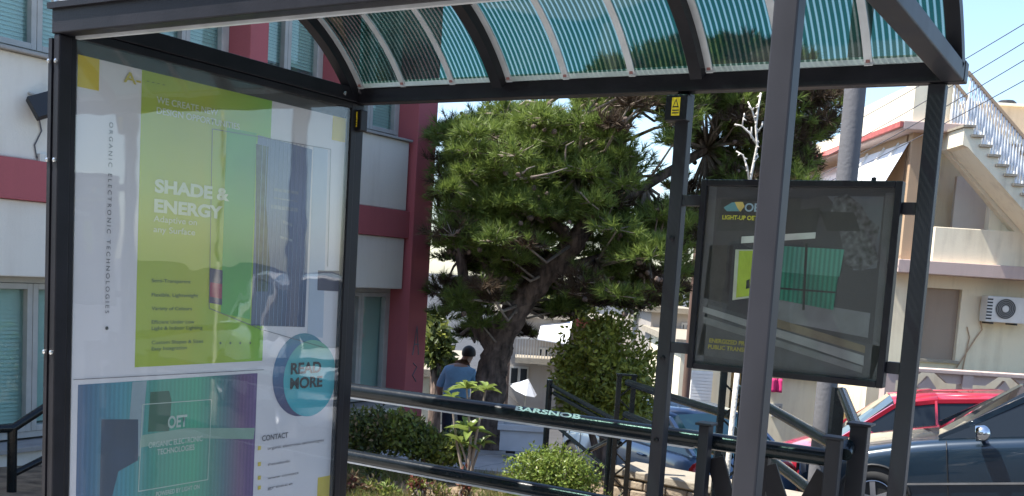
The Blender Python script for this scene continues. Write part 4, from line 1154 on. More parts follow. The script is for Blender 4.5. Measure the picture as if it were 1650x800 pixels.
for n in 'lr':
    Eg += [('ch', 'sh' + n), ('sh' + n, 'el' + n), ('el' + n, 'wr' + n), ('wr' + n, 'pa' + n), ('pel', 'hi' + n), ('hi' + n, 'kn' + n), ('kn' + n, 'an' + n), ('an' + n, 'to' + n), ('pa' + n, 'th' + n), ('th' + n, 'ti' + n)]
    for k in range(4): Eg += [('pa' + n, 'f%d%s' % (k, n)), ('f%d%s' % (k, n), 'g%d%s' % (k, n))]
names = list(J); me = bpy.data.meshes.new('pose')
me.from_pydata([J[n][:3] for n in names], [(names.index(a), names.index(b)) for a, b in Eg], [])
tmp = bpy.data.objects.new('pose', me); COL.objects.link(tmp)
sk = tmp.modifiers.new('skin', 'SKIN'); sk.use_smooth_shade = True
for i, n in enumerate(names):
    me.skin_vertices[0].data[i].radius = (J[n][3] * (1.25 if n in ('ch', 'sp', 'pel') else 1), J[n][3] * (.8 if n in ('ch', 'sp', 'pel') else 1)); me.skin_vertices[0].data[i].use_root = n == 'pel'
ss = tmp.modifiers.new('sub', 'SUBSURF'); ss.levels = 2; ss.render_levels = 2
bpy.context.view_layer.update()
bme = bpy.data.meshes.new_from_object(tmp.evaluated_get(bpy.context.evaluated_depsgraph_get()))
bpy.data.objects.remove(tmp)
rot = Matrix((RH, FH, ZV)).transposed()
bme.materials.clear()
for mm in (M['skin'], M['shirt'], M['jeans'], M['tyre']): bme.materials.append(mm)
for pl in bme.polygons:
    c = pl.center; k = 0
    if c.z < .08: k = 3
    elif c.z < .84 and abs(c.x) < .17: k = 2
    elif c.z < 1.225 and not (abs(c.x) > .17 and c.z < .95): k = 1
    pl.material_index = k; pl.use_smooth = True
bme.transform(rot.to_4x4())
bo = bpy.data.objects.new('body', bme); COL.objects.link(bo); bo.parent = pe
hm = MB(); hc = base + rot @ Vector((.118, .255, 1.385))
for i in range(9):
    for k in range(16):
        th_, ph = math.pi * .62 * i / 8, 2 * math.pi * k / 16
        hm.v.append(hc + rot @ Vector((.092 * sin(th_) * cos(ph), .105 * sin(th_) * sin(ph) - .012, .100 * cos(th_))))
for i in range(8):
    for k in range(16): hm.f.append((i * 16 + k, i * 16 + (k + 1) % 16, i * 16 + 16 + (k + 1) % 16, i * 16 + 16 + k)); hm.m.append(0)
hm.build('hair', M['hair'], pe, smooth=True)


# ------------------------------------------------------------------ cars
def car(name, label, root, heading, paint, L_=4.3, Wd=1.74, H=1.45, glassm=None, xw0=.0, style='hatch', scale=1., pitch=0.):
    glassm = glassm or M['carglass']
    t = thing(name, root, label, 'car')
    h = Vector(heading); h.z = 0; h.normalize(); lf = Vector((-h.y, h.x, 0))
    UP = ZV * cos(pitch) + h * sin(pitch); h = h * cos(pitch) - ZV * sin(pitch)
    def W(x, y, z): return Vector(root) + (h * x + lf * y + UP * z) * scale
    hw = Wd / 2
    # lower body stations: x from nose, shoulder height, half width, bottom
    if style == 'sedan':
        stn = [(0, .62, .70, .30), (.10, .70, .82, .22), (.45, .80, .95, .19), (.95, .88, .99, .18), (1.35, .93, 1, .18), (2.0, .95, 1, .18), (3.0, .97, 1, .18), (3.55, .985, .99, .19), (4.1, .98, .93, .22), (4.32, .90, .84, .28), (4.38, .70, .76, .32)]
        gl_ = [(1.48, .945, 0), (2.32, H - .035, 1), (2.7, H, 1), (3.3, H - .03, 1), (3.95, .985, 0)]
        pil = [2.62, 3.45]
    else:
        stn = [(0, .60, .70, .30), (.10, .70, .84, .22), (.40, .80, .95, .19), (.85, .88, .99, .18), (1.20, .93, 1, .18), (2.0, .96, 1, .18), (3.0, .98, 1, .18), (3.6, 1.0, .98, .19), (3.95, .99, .93, .22), (4.08, .85, .87, .28), (4.12, .62, .82, .32)]
        gl_ = [(1.0, .93, 0), (1.75, H - .04, 1), (2.3, H, 1), (3.2, H - .035, 1), (3.92, .99, 0)]
        pil = [2.25, 3.15]
    k = L_ / stn[-1][0]
    Wb = [(x * k, s_, w_ * hw, b) for x, s_, w_, b in stn]
    X0 = L_ / 2
    m = MB(); n = 0
    for (x, s_, w_, b) in Wb:
        sec = [(w_ * .90, b), (w_ * .985, b + .10), (w_, (b + s_) * .5), (w_ * .985, s_ - .09), (w_ * .93, s_ - .015), (w_ * .78, s_ + .012), (0, s_ + .03)]
        ring = [(y, z) for y, z in sec] + [(-y, z) for y, z in sec[-2::-1]]
        n = len(ring)
        m.v += [W(X0 - x, y, z) for y, z in ring]
    for i in range(len(Wb) - 1):
        for j in range(n - 1): m.f.append((i * n + j, i * n + j + 1, i * n + n + j + 1, i * n + n + j)); m.m.append(0)
        m.f.append((i * n + n - 1, i * n, i * n + n, i * n + 2 * n - 1)); m.m.append(0)
    m.f += [tuple(range(n)), tuple(len(m.v) - n + q for q in range(n))]; m.m += [0, 0]
    b_ = m.build('body', paint, t, smooth=True)
    sm_ = b_.modifiers.new('sub', 'SUBSURF'); sm_.levels = 1; sm_.render_levels = 2
    # greenhouse
    G = [(x * k, z, f_) for x, z, f_ in gl_]
    def shoulder(x):
        for (a, s0, w0, _), (c, s1, w1, _) in zip(Wb, Wb[1:]):
            if x <= c: return s0 + (s1 - s0) * (x - a) / (c - a), w0 + (w1 - w0) * (x - a) / (c - a)
        return Wb[-1][1], Wb[-1][2]
    secs = []
    for (x, z, f_) in G:
        s0, w0 = shoulder(x)
        wr = hw * .70 if f_ else w0 * .80
        secs.append([(w0 * .88 if f_ else w0 * .84, s0 - .01), (wr, z if not f_ else z - .06), (wr - .10, z), (0, z + (.025 if f_ else .01))])
    gm_ = MB(); rm = MB(); rows = []
    for (x, z, f_), sc in zip(G, secs):
        ring = sc + [(-y, q) for y, q in sc[-2::-1]]; rows.append([W(X0 - x, y, q) for y, q in ring])
    for i in range(len(rows) - 1):
        a, b = rows[i], rows[i + 1]
        for j in range(6):
            side = j in (0, 5); endp = i in (0, len(rows) - 2)
            (gm_ if side or endp else rm).add([a[j], a[j + 1], b[j + 1], b[j]], [(0, 1, 2, 3)])
    g1 = gm_.build('windows', glassm, t); r1 = rm.build('roof', paint, t, smooth=True)
    so = r1.modifiers.new('sol', 'SOLIDIFY'); so.thickness = .02; so.offset = 1
    # pillars and window surround
    for sgn in (1, -1):
        pm_ = MB()
        top = [rows[i][1 if sgn > 0 else 5] for i in range(len(rows))]; bot = [rows[i][0 if sgn > 0 else 6] for i in range(len(rows))]
        o = lf * sgn * .006
        for a, b in zip(top, top[1:]): pm_.beam(a + o, b + o, .05, .055)
        for a, b in zip(bot, bot[1:]): pm_.beam(a + o, b + o, .03, .03)
        for xp in pil:
            xp *= k
            for i in range(len(G) - 1):
                if G[i][0] <= xp <= G[i + 1][0]:
                    tt = (xp - G[i][0]) / (G[i + 1][0] - G[i][0]); pm_.beam(bot[i].lerp(bot[i + 1], tt) + o, top[i].lerp(top[i + 1], tt + .03) + o, .07, .03, h)
        po = pm_.build('window_surround', paint, t); po['kind'] = 'stuff'
    # wheels
    for xw in (.82 * k, (L_ - .80 * k * .95)):
        for sgn in (1, -1):
            c = W(X0 - xw, sgn * (hw - .10), .315); ax = lf * sgn
            wl = MB().lathe(c, [(q * scale, r__ * scale) for q, r__ in ((.20, -.09), (.29, -.10), (.315, -.06), (.315, .06), (.29, .11), (.215, .112), (.20, .09))], ax, 32).build('wheel', M['tyre'], t, smooth=True)
            rimm = MB().lathe(c, [(q * scale, r__ * scale) for q, r__ in ((.21, .10), (.20, .105), (.185, .06))], ax, 32).lathe(c, [(.055 * scale, .02), (.055 * scale, .095 * scale), (0, .10 * scale)], ax, 14)
            for s5 in range(5):
                a_ = 2 * math.pi * s5 / 5 + .3; d = (h * cos(a_) + UP * sin(a_))
                rimm.beam(c + ax * .085 * scale + d * .04, c + ax * .095 * scale + d * .195 * scale, .055 * scale, .02, ax)
            rimm.build('rim', M['rim'], wl, smooth='angle')
            MB().lathe(c, [(0.0, .03 * scale), (.2 * scale, .03 * scale)], ax, 20).build('brake_disc', M['plastic'], wl)
            # arch lip
            n = 18; lip = MB()
            lip.tube([c + ax * .098 * scale + (h * cos(math.pi * q / n) + UP * sin(math.pi * q / n)) * .37 * scale for q in range(n + 1)], .016, 6)
            lip.build('wheel_arch', M['plastic'], t, smooth=True)
            inn = MB().lathe(c, [(.0, .085 * scale), (.365 * scale, .085 * scale)], ax, 28); inn.build('arch_liner', M['plastic'], t)
    # seams, handles, mirrors, lamps, plate
    for sgn in (1, -1):
        for xp in (gl_[0][0] * k + .07, pil[0] * k + .02, pil[1] * k + .05):
            s0, w0 = shoulder(xp)
            sec = [(w0 * .99, .26), (w0 * 1.003, .55), (w0 * .99, s0 - .10), (w0 * .945, s0 - .015)]
            MB().tube([W(X0 - xp, sgn * (y + .001), z) for y, z in sec], .005, 5).build('door_seam', M['plastic'], t)
        for xp in (pil[0] * k - .22, pil[1] * k - .2):
            s0, w0 = shoulder(xp); q = W(X0 - xp, sgn * (w0 * .985 + .01), s0 - .12)
            MB().beam(q - h * .09, q + h * .09, .03, .03).build('door_handle', paint, t, bevel=.008)
        s0, w0 = shoulder(1.9 * k)
        MB().beam(W(X0 - 1.0 * k, sgn * (w0 + .006), .48), W(X0 - 3.2 * k, sgn * (w0 + .006), .50), .012, .022).build('side_trim', M['chrome'], t)
        xm_ = G[0][0] + .42; s0, w0 = shoulder(xm_); q = W(X0 - xm_, sgn * (w0 + .09), s0 + .07)
        mr = MB().lathe(q - h * .06, [(.0, -.02), (.06, .0), (.085, .05), (.08, .13), (.0, .135)], h, 12); 
        mr.build('side_mirror', M['chrome'] if paint is M['carblue'] else paint, t, smooth=True)
        MB().beam(W(X0 - xm_, sgn * (w0 * .93), s0 + .01), q, .05, .04).build('mirror_arm', M['plastic'], t)
        for (xx, zz, mt, nm) in ((.10 * k, .66, M['rim'], 'headlight'), (L_ - .10, .80, M['lampred'], 'tail_light')):
            s0, w0 = shoulder(xx); MB().lathe(W(X0 - xx, sgn * (w0 * .78), zz), [(.16, -.03), (.15, .02), (.1, .045), (0, .05)], h * (1 if nm == 'headlight' else -1), 16).build(nm, mt, t, smooth=True)
    MB().beam(W(X0 + .012, -.26, .45), W(X0 + .012, .26, .45), .012, .11).build('number_plate', M['white'], t)
    MB().beam(W(-X0 - .012, -.26, .62), W(-X0 - .012, .26, .62), .012, .11).build('number_plate', M['white'], t)
    MB().beam(W(X0 + .004, -.42, .60), W(X0 + .004, .42, .60), .02, .09).build('grille', M['plastic'], t)
    return t


def ground_at(p): return Vector((p.x, p.y, gz(p.x, p.y)))


# dark blue car: its front wheel stands at photo point (1408, 802); the street runs downhill to the left
PT = rad(7.5)
hd = -RH * cos(rad(22)) + FH * sin(rad(22))
wp = at(1408, 802, V=11.2); side = Vector((-hd.y, hd.x, 0))
hp = hd * cos(PT) - ZV * sin(PT); upv = ZV * cos(PT) + hd * sin(PT)
ctr = wp - side * .77 - hp * (4.45 / 2 - .833) - upv * .315
car('sedan_car', 'dark blue car at the right edge with a chrome door mirror', ctr, hd, M['carblue'], 4.45, 1.76, 1.43, style='sedan', pitch=PT)
hd2 = -RH * cos(rad(14)) + FH * sin(rad(14))
hp = hd2 * cos(PT) - ZV * sin(PT); upv = ZV * cos(PT) + hd2 * sin(PT)
rf = at(1440, 647, V=14.2)        # front edge of its roof, near side
side = Vector((-hd2.y, hd2.x, 0))
ctr = rf - side * .60 - hp * (2.1 - 1.78) - upv * 1.44
car('hatchback_car', 'bright red hatchback parked behind the dark blue car', ctr, hd2, M['carred'], 4.2, 1.72, 1.48, pitch=PT)
hd3 = (FH * cos(rad(20.6)) - RH * sin(rad(20.6)))
ne = at(1212, 700, V=12.4); zr = at(1200, 668, V=13).z
ctr = ne + hd3 * 2.05
car('small_blue_car', 'light blue car with teal windows seen through the stair railing', Vector((ctr.x, ctr.y, zr - 1.47)), hd3, M['carmid'], 4.1, 1.70, 1.44, glassm=M['carglassteal'])
wc = P(5.9, 6.7, 0); wc.z = gz(wc.x, wc.y)
car('white_car', 'white car mirrored in the glass of the tall poster panel', wc, -RH, M['carwhite'], 4.2, 1.8, 1.58)

# ------------------------------------------------------------------ cream house with outside stairs (right)
V0 = 20.
uc = UZ(1473, 200, V0)[0]
def hu(px, py=300, V=V0): return UZ(px, py, V)[0]
def hz(py, px=1550, V=V0): return UZ(px, py, V)[1]
zg = -1.9
ho = thing('cream_house', P(uc + 3, V0 + 3, zg), 'cream two-storey house with outside white-balustered stairs at the right', 'house')
UE = uc + 9.5
zsl1, zsl0 = hz(425), hz(446)
zpar = hz(370, 1560); zc1, zc0 = hz(202, 1520), hz(217, 1520); ztopp = hz(137, 1500)
# ground floor
wu0, wu1 = hu(1488, 520), hu(1556, 520); wz1, wz0 = hz(465, 1520), hz(582, 1520)
m = MB().ubox(uc, wu0, V0 + .3, V0 + .5, zg, zsl0).ubox(wu1, UE, V0 + .3, V0 + .5, zg, zsl0).ubox(wu0, wu1, V0 + .3, V0 + .5, wz1, zsl0).ubox(wu0, wu1, V0 + .3, V0 + .5, zg, wz0)
m.build('front_wall', M['cream'], ho)
MB().ubox(wu0, wu1, V0 + .42, V0 + .49, wz0, wz1).build('blocked_window', stucco('brown plaster', (.33, .26, .20), (.2, .15, .11), .3), ho)
MB().ubox(wu0 - .06, wu0 + .03, V0 + .27, V0 + .41, wz0, wz0 + (wz1 - wz0) * .62).build('dark_slot', M['dark'], ho)
MB().ubox(wu0, wu1 + .05, V0 + .22, V0 + .32, wz0 - .05, wz0).build('sill', M['cap'], ho)
MB().ubox(uc, UE, V0 + .51, V0 + 10, zg, zsl0).build('rear_wall', M['cream'], ho)
MB().ubox(uc - .15, UE, V0 - .35, V0 + 10, zsl0 + .002, zsl1).build('floor_slab', M['pink'], ho, bevel=.01)
# upper floor
lo0, lo1 = hu(1500, 330), hu(1597, 330)
MB().ubox(hu(1497, 400), UE, V0 - .2, V0, zsl1 + .002, zpar).build('balcony_parapet', M['cream2'], ho, bevel=.01)
MB().ubox(lo1, UE, V0 + .002, V0 + .2, zsl1 + .002, zc0 - .3).build('upper_wall', M['cream2'], ho)
MB().ubox(uc + .3, UE, V0 + 1.3, V0 + 10, zsl1 + .002, zc0).build('upper_wall', M['cream'], ho)
MB().ubox(hu(1536, 330, 20.9), hu(1594, 330, 20.9), V0 + .85, V0 + .95, zsl1 + .3, hz(286, 1560, 20.9)).build('white_panel', M['wallwhite'], ho)
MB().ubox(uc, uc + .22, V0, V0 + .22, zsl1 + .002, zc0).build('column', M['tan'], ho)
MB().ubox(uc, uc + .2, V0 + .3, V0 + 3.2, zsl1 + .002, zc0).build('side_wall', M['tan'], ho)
MB().ubox(uc - .3, hu(1556, 210), V0 - .3, V0 + 9, zc0 + .002, zc1).build('cornice', M['pink'], ho, bevel=.02)
MB().ubox(uc - .36, uc - .302, V0 - .3, V0 + 9, zc0 + .05, zc1 - .02).build('red_edge', M['tile'], ho)
MB().ubox(hu(1556, 210) + .002, UE, V0 + .6, V0 + 9, zc0, zc1 - .02).build('roof_slab', M['cream'], ho)
ue = hu(1541, 160)
m = MB().ubox(uc - .1, ue, V0 - .15, V0 + .1, zc1 + .002, ztopp).ubox(uc - .1, uc + .12, V0 + .1, V0 + 3.4, zc1 + .002, ztopp)
m.build('roof_parapet', M['cream2'], ho, bevel=.01)
MB().ubox(uc - .12, uc + .12, V0 + 3.4, V0 + 9, zc1 + .002, zc1 + .35).build('roof_parapet', M['cream2'], ho)
te = MB()
for k in range(40):
    v_ = V0 + 3.3 + k * .14
    te.add([P(uc - .12, v_, zc1 + .02), P(uc - .12, v_ + .13, zc1 + .02), P(uc - .75, v_ + .13, zc1 - .32), P(uc - .75, v_, zc1 - .32), P(uc - .12, v_ + .065, zc1 + .09), P(uc - .75, v_ + .065, zc1 - .25)], [(0, 4, 5, 3), (4, 1, 2, 5), (0, 1, 4), (3, 5, 2), (0, 3, 2, 1)])
te = te.build('tile_eave', M['tile'], ho); te['kind'] = 'stuff'
# awning on the shaded side wall
def awn(v0, v1, nm='awning'):
    a = MB().hexa([P(uc - .02, v0, hz(229, 1470)), P(uc - .02, v1, hz(229, 1470)), P(uc - .62, v1, hz(335, 1470)), P(uc - .62, v0, hz(335, 1470)), P(uc - .02, v0, hz(229, 1470) + .02), P(uc - .02, v1, hz(229, 1470) + .02), P(uc - .62, v1, hz(335, 1470) + .02), P(uc - .62, v0, hz(335, 1470) + .02)])
    return a.build(nm, M['canvas'], ho)
aw = awn(V0 + .1, V0 + 3.1); awn(V0 + 3.3, V0 + 8.5)
for v_ in (V0 + .6, V0 + 1.4, V0 + 2.4): MB().tube([P(uc - .04, v_, hz(229, 1470) + .05), P(uc - .66, v_ + .25, hz(330, 1470) + .05)], .02, 6).build('awning_arm', M['acwhite'], aw)
# outside stairs
su0, sz0 = UZ(1541, 210, V0 - .6); su1, sz1 = UZ(1760, 470, V0 - .6)
ns = 17; stp = []
du, dz_ = (su1 - su0) / ns, (sz1 - sz0) / ns
top = []
for k in range(ns): top += [(su0 + du * k, sz0 + dz_ * k), (su0 + du * (k + 1), sz0 + dz_ * k)]
bot = [(su1, sz1 - .12), (su0 + .1, sz0 - .34), (su0, sz0 - .3)]
prof = top + bot
stf = MB().prism([P(u_, V0 - .95, z_) for u_, z_ in prof], FH * .75).build('stair_flight', M['cream2'], ho)
for k in range(ns):
    MB().ubox(su0 + du * k - .04, su0 + du * (k + 1) + .02, V0 - 1.0, V0 - .18, sz0 + dz_ * k + .002, sz0 + dz_ * k + .045).build('tread', M['cap'], stf)
soff = MB().prism([P(u_, V0 - .19, z_) for u_, z_ in ((su0, sz0 - .3), (su0, zc0), (su0 + .5, zc0 - .1), (su1, sz1 - .1), (su1, sz1 - .3))], FH * .2).build('stair_soffit', M['cream'], ho)
bprof = [(.022, 0), (.022, .05), (.014, .08), (.034, .25), (.03, .34), (.014, .52), (.024, .60), (.014, .66), (.022, .74), (.022, .80)]
for row, vv in enumerate((V0 - .95, V0 - .25)):
    for k in range(ns * 3):
        u_ = su0 + du * (k + .5) / 3; z_ = sz0 + dz_ * int((k + .5) / 3) + .045
        if row and k > 30: break
        hgt = (sz0 + dz_ * (k + .5) / 3 + .92) - z_
        MB().lathe(P(u_, vv, z_), [(r__, h_ / .8 * hgt) for r__, h_ in bprof], ZV, 7).build('baluster', M['white'], ho, smooth=True)
    MB().beam(P(su0 - .05, vv, sz0 + .955), P(su1, vv, sz1 + .955), .07, .05, ZV).build('handrail', M['tan'], ho)
# details
MB().lathe(P(hu(1633, 348), V0 - .2, hz(348, 1633)), [(.05, 0), (.055, .03), (.03, .035), (0, .02)], -FH, 14).build('vent', M['dark'], ho)
MB().tube([P(hu(1568, 528), V0 + .27, hz(528, 1568)), P(hu(1572, 545), V0 + .27, hz(545, 1572)), P(hu(1560, 600), V0 + .27, hz(600, 1560))], .012, 6).build('drain_pipe', M['tan'], ho)
# beige rooftop block behind the stairs
rb_ = thing('rooftop_block', P(hu(1600, 200, 25), 25, zg), 'plain beige wall rising behind the white stair balusters', 'building')
a0 = hu(1552, 200, 25); MB().ubox(a0, a0 + 6, 25, 30, zg, hz(170, 1600, 25)).build('wall', M['tan'] if False else stucco('beige render', (.52, .42, .32), (.3, .23, .17), .3), rb_)
MB().ubox(a0 - .05, a0 + 6, 24.9, 25.4, hz(170, 1600, 25) + .002, hz(166, 1600, 25)).build('coping', M['wallwhite'], rb_)
MB().lathe(P(hu(1622, 166, 25.3), 25.3, hz(166, 1622, 25)), [(.2, 0), (.22, .05), (.16, .1), (0, .12)], ZV, 14).build('roof_tank', M['plastic'], rb_)

# air conditioner
ac0, ac1 = hu(1587, 500), hu(1662, 500); az1, az0 = hz(478, 1610), hz(520, 1610)
ac = thing('air_conditioner', P((ac0 + ac1) / 2, V0 + .2, az0), 'off-white air conditioner unit with dark fan on the cream wall', 'air conditioner')
MB().ubox(ac0, ac1, V0 - .08, V0 + .22, az0, az1).build('casing', M['acwhite'], ac, bevel=.015)
fc = P(hu(1617, 498), V0 - .081, hz(498, 1617)); R_ = (az1 - az0) * .39
g_ = MB().lathe(fc, [(R_, 0), (R_, .006), (R_ * .3, .008), (0, .008)], -FH, 28).build('fan_opening', M['plastic'], ac)
for k in range(5):
    rr_ = R_ * (.35 + .16 * k); MB().tube([fc - FH * .012 + (RH * cos(2 * math.pi * q / 24) + ZV * sin(2 * math.pi * q / 24)) * rr_ for q in range(25)], .004, 5, cap=False).build('grille_ring', M['frame'], g_)
MB().lathe(fc - FH * .01, [(R_ * .32, 0), (R_ * .3, .01), (0, .012)], -FH, 18).build('fan_hub', M['acwhite'], g_)
for k in range(7): MB().ubox(ac0 - .004, ac0 + .10, V0 - .084, V0 - .081, az0 + .05 + k * .06, az0 + .08 + k * .06).build('louvre', M['plastic'], ac)
for u_ in (ac0 + .1, ac0 + .55): MB().ubox(u_, u_ + .04, V0 - .1, V0 + .299, az0 - .035, az0 - .002).build('bracket', M['plastic'], ac)
MB().tube([P(ac0 + .05, V0 + .26, az0), P(ac0 + .1, V0 + .26, az0 - .16), P(ac0 + .02, V0 + .27, az0 - .3), P(ac0 - .3, V0 + .27, hz(596, 1570))], .014, 6).build('hose', M['tan'], ac)

# pierced pink garden wall in front of the house
gw = thing('garden_wall', P(uc + 3, 18.4, -1.5), 'pinkish garden wall with pierced star panels behind the red car', 'wall')
VW = 18.4; zw1 = UZ(1550, 598, VW)[1]; zw0 = -1.8; uW0 = UZ(1425, 620, VW)[0]; uW1 = uW0 + 7
MB().ubox(uW0, uW1, VW, VW + .3, zw1 - .07, zw1).build('coping', M['pink'], gw, bevel=.01)
MB().ubox(uW0, uW1, VW + .04, VW + .26, zw0, zw1 - .62).build('base', M['pink'], gw)
k = 0; pw = (UZ(1565, 620, VW)[0] - UZ(1440, 620, VW)[0])
for i in range(7):
    a = UZ(1560, 620, VW)[0] + (i - 1.0) * pw
    MB().ubox(a - .09, a + .09, VW + .02, VW + .28, zw1 - .62, zw1 - .072).build('pier', M['pink'], gw)
    c = a + pw / 2; zc_ = zw1 - .34
    pa_ = MB()
    for sx in (-1, 1):
        for sz in (-1, 1):
            pa_.prism([P(c + sx * (pw / 2 - .09), VW + .08, zc_ + sz * .27), P(c + sx * .12, VW + .08, zc_ + sz * .27), P(c + sx * .34, VW + .08, zc_ + sz * .10), P(c + sx * (pw / 2 - .09), VW + .08, zc_ + sz * .10)], FH * .1)
    pa_.prism([P(c + a_, VW + .08, zc_ + b_) for a_, b_ in ((-.16, 0), (0, .2), (.16, 0), (0, -.2))], FH * .1)
    pa_.build('pierced_panel', M['pink'], gw)
MB().ubox(uW0, uW1, VW + .9, VW + 1.0, zw0, zw1 - .05).build('inner_wall', M['cream'], gw)


# ------------------------------------------------------------------ far houses
def far_house(name, label, V, px0, px1, pyt, dep, wall, wins=(), roof=None, zb=-3.2):
    u0, u1 = UZ(px0, pyt, V)[0], UZ(px1, pyt, V)[0]; zt_ = UZ((px0 + px1) / 2, pyt, V)[1]
    t = thing(name, P((u0 + u1) / 2, V, zb), label, 'house')
    MB().ubox(u0, u1, V, V + dep, zb, zt_).build('wall', wall, t)
    if roof == 'tile':
        um = (u0 + u1) / 2; MB().prism([P(u0 - .3, V - .3, zt_ + .002), P(u1 + .3, V - .3, zt_ + .002), P(um, V - .3, zt_ + .9)], FH * (dep + .6)).build('roof', M['tile'], t)
    else: MB().ubox(u0 - .15, u1 + .15, V - .2, V + dep, zt_ + .002, zt_ + .14).build('roof', M['cap'], t)
    for (a, b, c, d) in wins:
        w0, w1 = UZ(a, b, V)[0], UZ(c, d, V)[0]; z1_, z0_ = UZ(a, b, V)[1], UZ(c, d, V)[1]
        f_ = MB().ubox(w0, w1, V - .05, V - .002, z0_, z1_).build('window', M['frame'], t)
        for q in range(2):
            x0 = w0 + (w1 - w0) * q / 2 + .04; x1 = w0 + (w1 - w0) * (q + 1) / 2 - .04
            MB().ubox(x0, x1, V - .06, V - .052, z0_ + .05, z1_ - .05).build('pane', M['carglass'], f_)
    return t


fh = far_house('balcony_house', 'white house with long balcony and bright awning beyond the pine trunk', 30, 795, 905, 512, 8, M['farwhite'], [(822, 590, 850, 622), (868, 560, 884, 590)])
m = MB().ubox(UZ(830, 580, 29)[0], UZ(905, 580, 29)[0], 28.8, 30, UZ(860, 586, 29)[1], UZ(860, 577, 29)[1]).build('balcony_slab', M['cap'], fh)
for k in range(16):
    u_ = UZ(832 + k * 4.6, 570, 28.9)[0]; zz = UZ(860, 577, 28.9)[1]; MB().ubox(u_ - .012, u_ + .012, 28.86, 28.89, zz, zz + .5).build('baluster', M['frame'], m)
MB().ubox(UZ(830, 570, 28.9)[0], UZ(905, 570, 28.9)[0], 28.84, 28.91, UZ(860, 577, 28.9)[1] + .5, UZ(860, 577, 28.9)[1] + .55).build('handrail', M['frame'], m)
a = [at(872, 525, V=30), at(922, 520, V=30), at(915, 556, V=28.4), at(866, 548, V=28.4)]
MB().prism(a, ZV * .03).build('awning', M['canvas'], fh)
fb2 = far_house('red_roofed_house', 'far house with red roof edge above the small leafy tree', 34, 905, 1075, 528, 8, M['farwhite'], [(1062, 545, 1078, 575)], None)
MB().ubox(UZ(925, 520, 33.7)[0], UZ(965, 520, 33.7)[0], 33.3, 33.7, UZ(940, 528, 33.7)[1], UZ(940, 514, 33.7)[1]).build('red_canopy', M['tile'], fb2)
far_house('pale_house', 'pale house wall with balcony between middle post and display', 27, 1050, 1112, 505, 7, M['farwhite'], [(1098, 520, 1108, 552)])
gh = far_house('shutter_house', 'cream building with white roller shutter below the display board', 22, 1098, 1182, 560, 6, M['cream2'])
u0, u1 = UZ(1114, 600, 22)[0], UZ(1148, 600, 22)[0]; z1_, z0_ = UZ(1130, 598, 22)[1], UZ(1130, 660, 22)[1]
shut = MB().ubox(u0, u1, 21.93, 21.998, z0_, z1_).build('roller_shutter', M['white'], gh)
for k in range(12):
    z = z0_ + (z1_ - z0_) * k / 12; MB().ubox(u0, u1, 21.91, 21.929, z + .008, z + (z1_ - z0_) / 12 - .008).build('slat', M['white'], shut)
ch = far_house('low_cream_house', 'low cream house with pink cloth hanging below the display board', 21, 1236, 1345, 606, 6, M['cream'], [(1244, 650, 1258, 672)])
cl = at(1249, 610, V=20.8)
q = MB()
for i in range(7):
    for j in range(6): q.v.append(P(cl.dot(RH) - .14 + i * .047, 20.8 + .03 * sin(i * 1.9) * (1 + j * .2), cl.z - j * .055))
for i in range(6):
    for j in range(5): q.f.append((i * 6 + j, i * 6 + 6 + j, i * 6 + 7 + j, i * 6 + j + 1)); q.m.append(0)
cl_ = q.build('hanging_cloth', pm('pink cloth', (.62, .03, .16), .8), None, smooth=True); tag(cl_, 'bright pink cloth hanging before the low cream house', 'cloth')
so = cl_.modifiers.new('sol', 'SOLIDIFY'); so.thickness = .006
far_house('tiled_house', 'small far house with tiled roof between office corner and pine', 20, 660, 722, 606, 5, M['cream2'], [(694, 618, 704, 640)], None)

# trees far behind
def far_tree(label, V, spots, mats, seed, n=2600, L_=.16, W=.09):
    blobs = [(at(px, py, V=V + dv), Vector((rx, rx, ry)) * (V / FPX)) for px, py, rx, ry, dv in spots]
    b0 = blobs[0][0]; base = Vector((b0.x, b0.y, -2.4))
    t = thing('broadleaf_tree', base, label, 'tree')
    m = MB(); m.tube([base, base.lerp(b0, .6), b0], [.14, .11, .06], 8)
    for b in blobs[1:]: m.tube([base.lerp(b0, .6), b[0]], [.07, .03], 6)
    m.build('trunk', M['bark'], t, smooth=True)
    leaf_cloud(blobs, n, L_, W, seed, len(mats), .3).raw('crown', mats, t)


far_tree('grey-green far tree beside the office corner pilaster', 18, [(706, 560, 22, 34, 0), (722, 590, 14, 20, .3), (694, 530, 20, 24, .3)], [M['leafdark'], M['leafolive']], 301, 1500)
far_tree('hazy green far tree above the bright awning', 33, [(880, 480, 40, 34, 0), (925, 492, 34, 26, .5), (840, 495, 30, 26, .6)], [M['leafdark'], M['leafolive']], 302, 2200, .22, .12)
far_tree('dark green far tree behind the middle back post', 30, [(1050, 480, 40, 44, 0), (1010, 470, 34, 36, .5), (1085, 470, 30, 40, .5)], [M['leafdark']], 303, 2400, .22, .12)

# parasol
pc = at(847, 622, V=24); pb = Vector((pc.x, pc.y, -2.0))
ps = thing('parasol', pb, 'white parasol open in the yard before the balcony house', 'parasol')
m = MB(); n = 8; axis = (ZV + RH * .35 - FH * .2).normalized(); a_ = axis.orthogonal().normalized(); b_ = axis.cross(a_)
apex = pc + axis * .17; m.v.append(apex)
for k in range(n): m.v.append(pc - axis * .12 + (a_ * cos(2 * math.pi * k / n) + b_ * sin(2 * math.pi * k / n)) * .33)
for k in range(n): m.f.append((0, 1 + k, 1 + (k + 1) % n)); m.m.append(0)
cn = m.raw('canopy', M['canvas'], ps); so = cn.modifiers.new('sol', 'SOLIDIFY'); so.thickness = .01
MB().tube([pb, pc, apex], .02, 8).build('pole', M['frame'], ps)

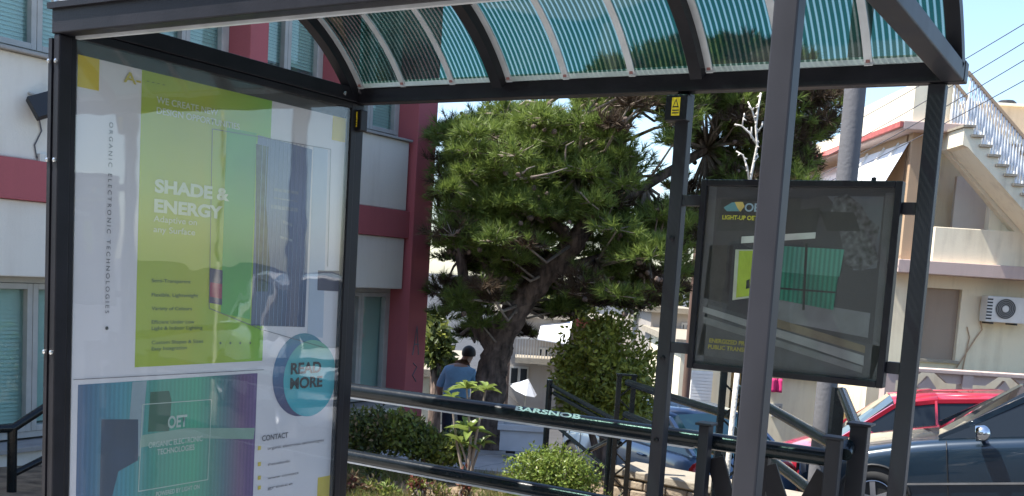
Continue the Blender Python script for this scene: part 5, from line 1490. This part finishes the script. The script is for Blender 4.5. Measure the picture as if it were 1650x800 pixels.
# ------------------------------------------------------------------ poles and wires
VPo = 4.95
pc = at(1352, 420, V=VPo)
cpz = thing('lamp_post', Vector((pc.x, pc.y, gz(pc.x, pc.y))), 'round grey lamp post standing right behind the display board', 'lamp post')
g0 = gz(pc.x, pc.y)
MB().tube([Vector((pc.x, pc.y, g0)), Vector((pc.x, pc.y, 1.2)), Vector((pc.x, pc.y, 2.4)), Vector((pc.x, pc.y, 5.2))], [.049, .048, .048, .046], 24).build('shaft', M['pole'], cpz, smooth='angle')
MB().lathe((pc.x, pc.y, g0), [(.12, 0), (.12, .02), (.056, .03), (.056, .3)], ZV, 20).build('base_flange', M['pole'], cpz, smooth='angle')
for i, (pa_, pb_, lab) in enumerate((((1250, 261), (1800, -53), 'topmost of the four dark overhead cables crossing the sky at right'), ((1250, 293), (1800, -24), 'second from top of the four overhead cables at right'), ((1250, 318), (1800, 6), 'third from top of the four overhead cables at right'), ((1250, 331), (1800, 46), 'lowest of the four overhead cables at right, crossing the stair rail'))):
    a = at(*pa_, V=24); b = at(*pb_, V=12)
    pts = [a.lerp(b, t / 16) - ZV * .10 * (1 - (2 * t / 16 - 1) ** 2) for t in range(17)]
    o = MB().tube(pts, .0065, 6).build('overhead_cable', M['cable'], None, smooth=True); tag(o, lab, 'cable', 'overhead cables')
bpz = at(815, 640, V=24); wt = at(817, 540, V=24)
o = MB().tube([Vector((bpz.x, bpz.y, -2.2)), Vector((bpz.x, bpz.y, wt.z + .6))], [.055, .045], 12).build('wooden_pole', M['bark'], None, smooth='angle'); tag(o, 'thin brown wooden pole before the balcony house', 'pole')
bpz = at(1106, 620, V=18)
o = MB().tube([Vector((bpz.x, bpz.y, -2.0)), Vector((bpz.x, bpz.y, 3.2))], [.07, .06], 12).build('wooden_pole', pm('brown pole', (.13, .08, .06), .8), None, smooth='angle'); tag(o, 'brown pole beside the roller shutter', 'pole')

# ------------------------------------------------------------------ unseen apartment block, added to darken the display glass reflections
ab = thing('apartment_block', (-2, -11, 0), 'unseen apartment block added across the street to darken the display reflection', 'building')
MB().box(-16, 7, -20, -11, -.3, 9.5).build('wall', M['cream'], ab)
for fl_ in range(3):
    for k in range(8):
        x = -15 + k * 2.8; z = .9 + fl_ * 3
        wn_ = MB().box(x, x + 1.3, -10.999, -10.95, z, z + 1.5).build('window', M['frame'], ab)
        MB().box(x + .07, x + 1.23, -10.949, -10.94, z + .07, z + 1.43).build('pane', M['carglass'], wn_)
    if fl_: MB().box(-15.5, 6.5, -10.998, -9.9, fl_ * 3 + .2, fl_ * 3 + .36).build('balcony_slab', M['cap'], ab)
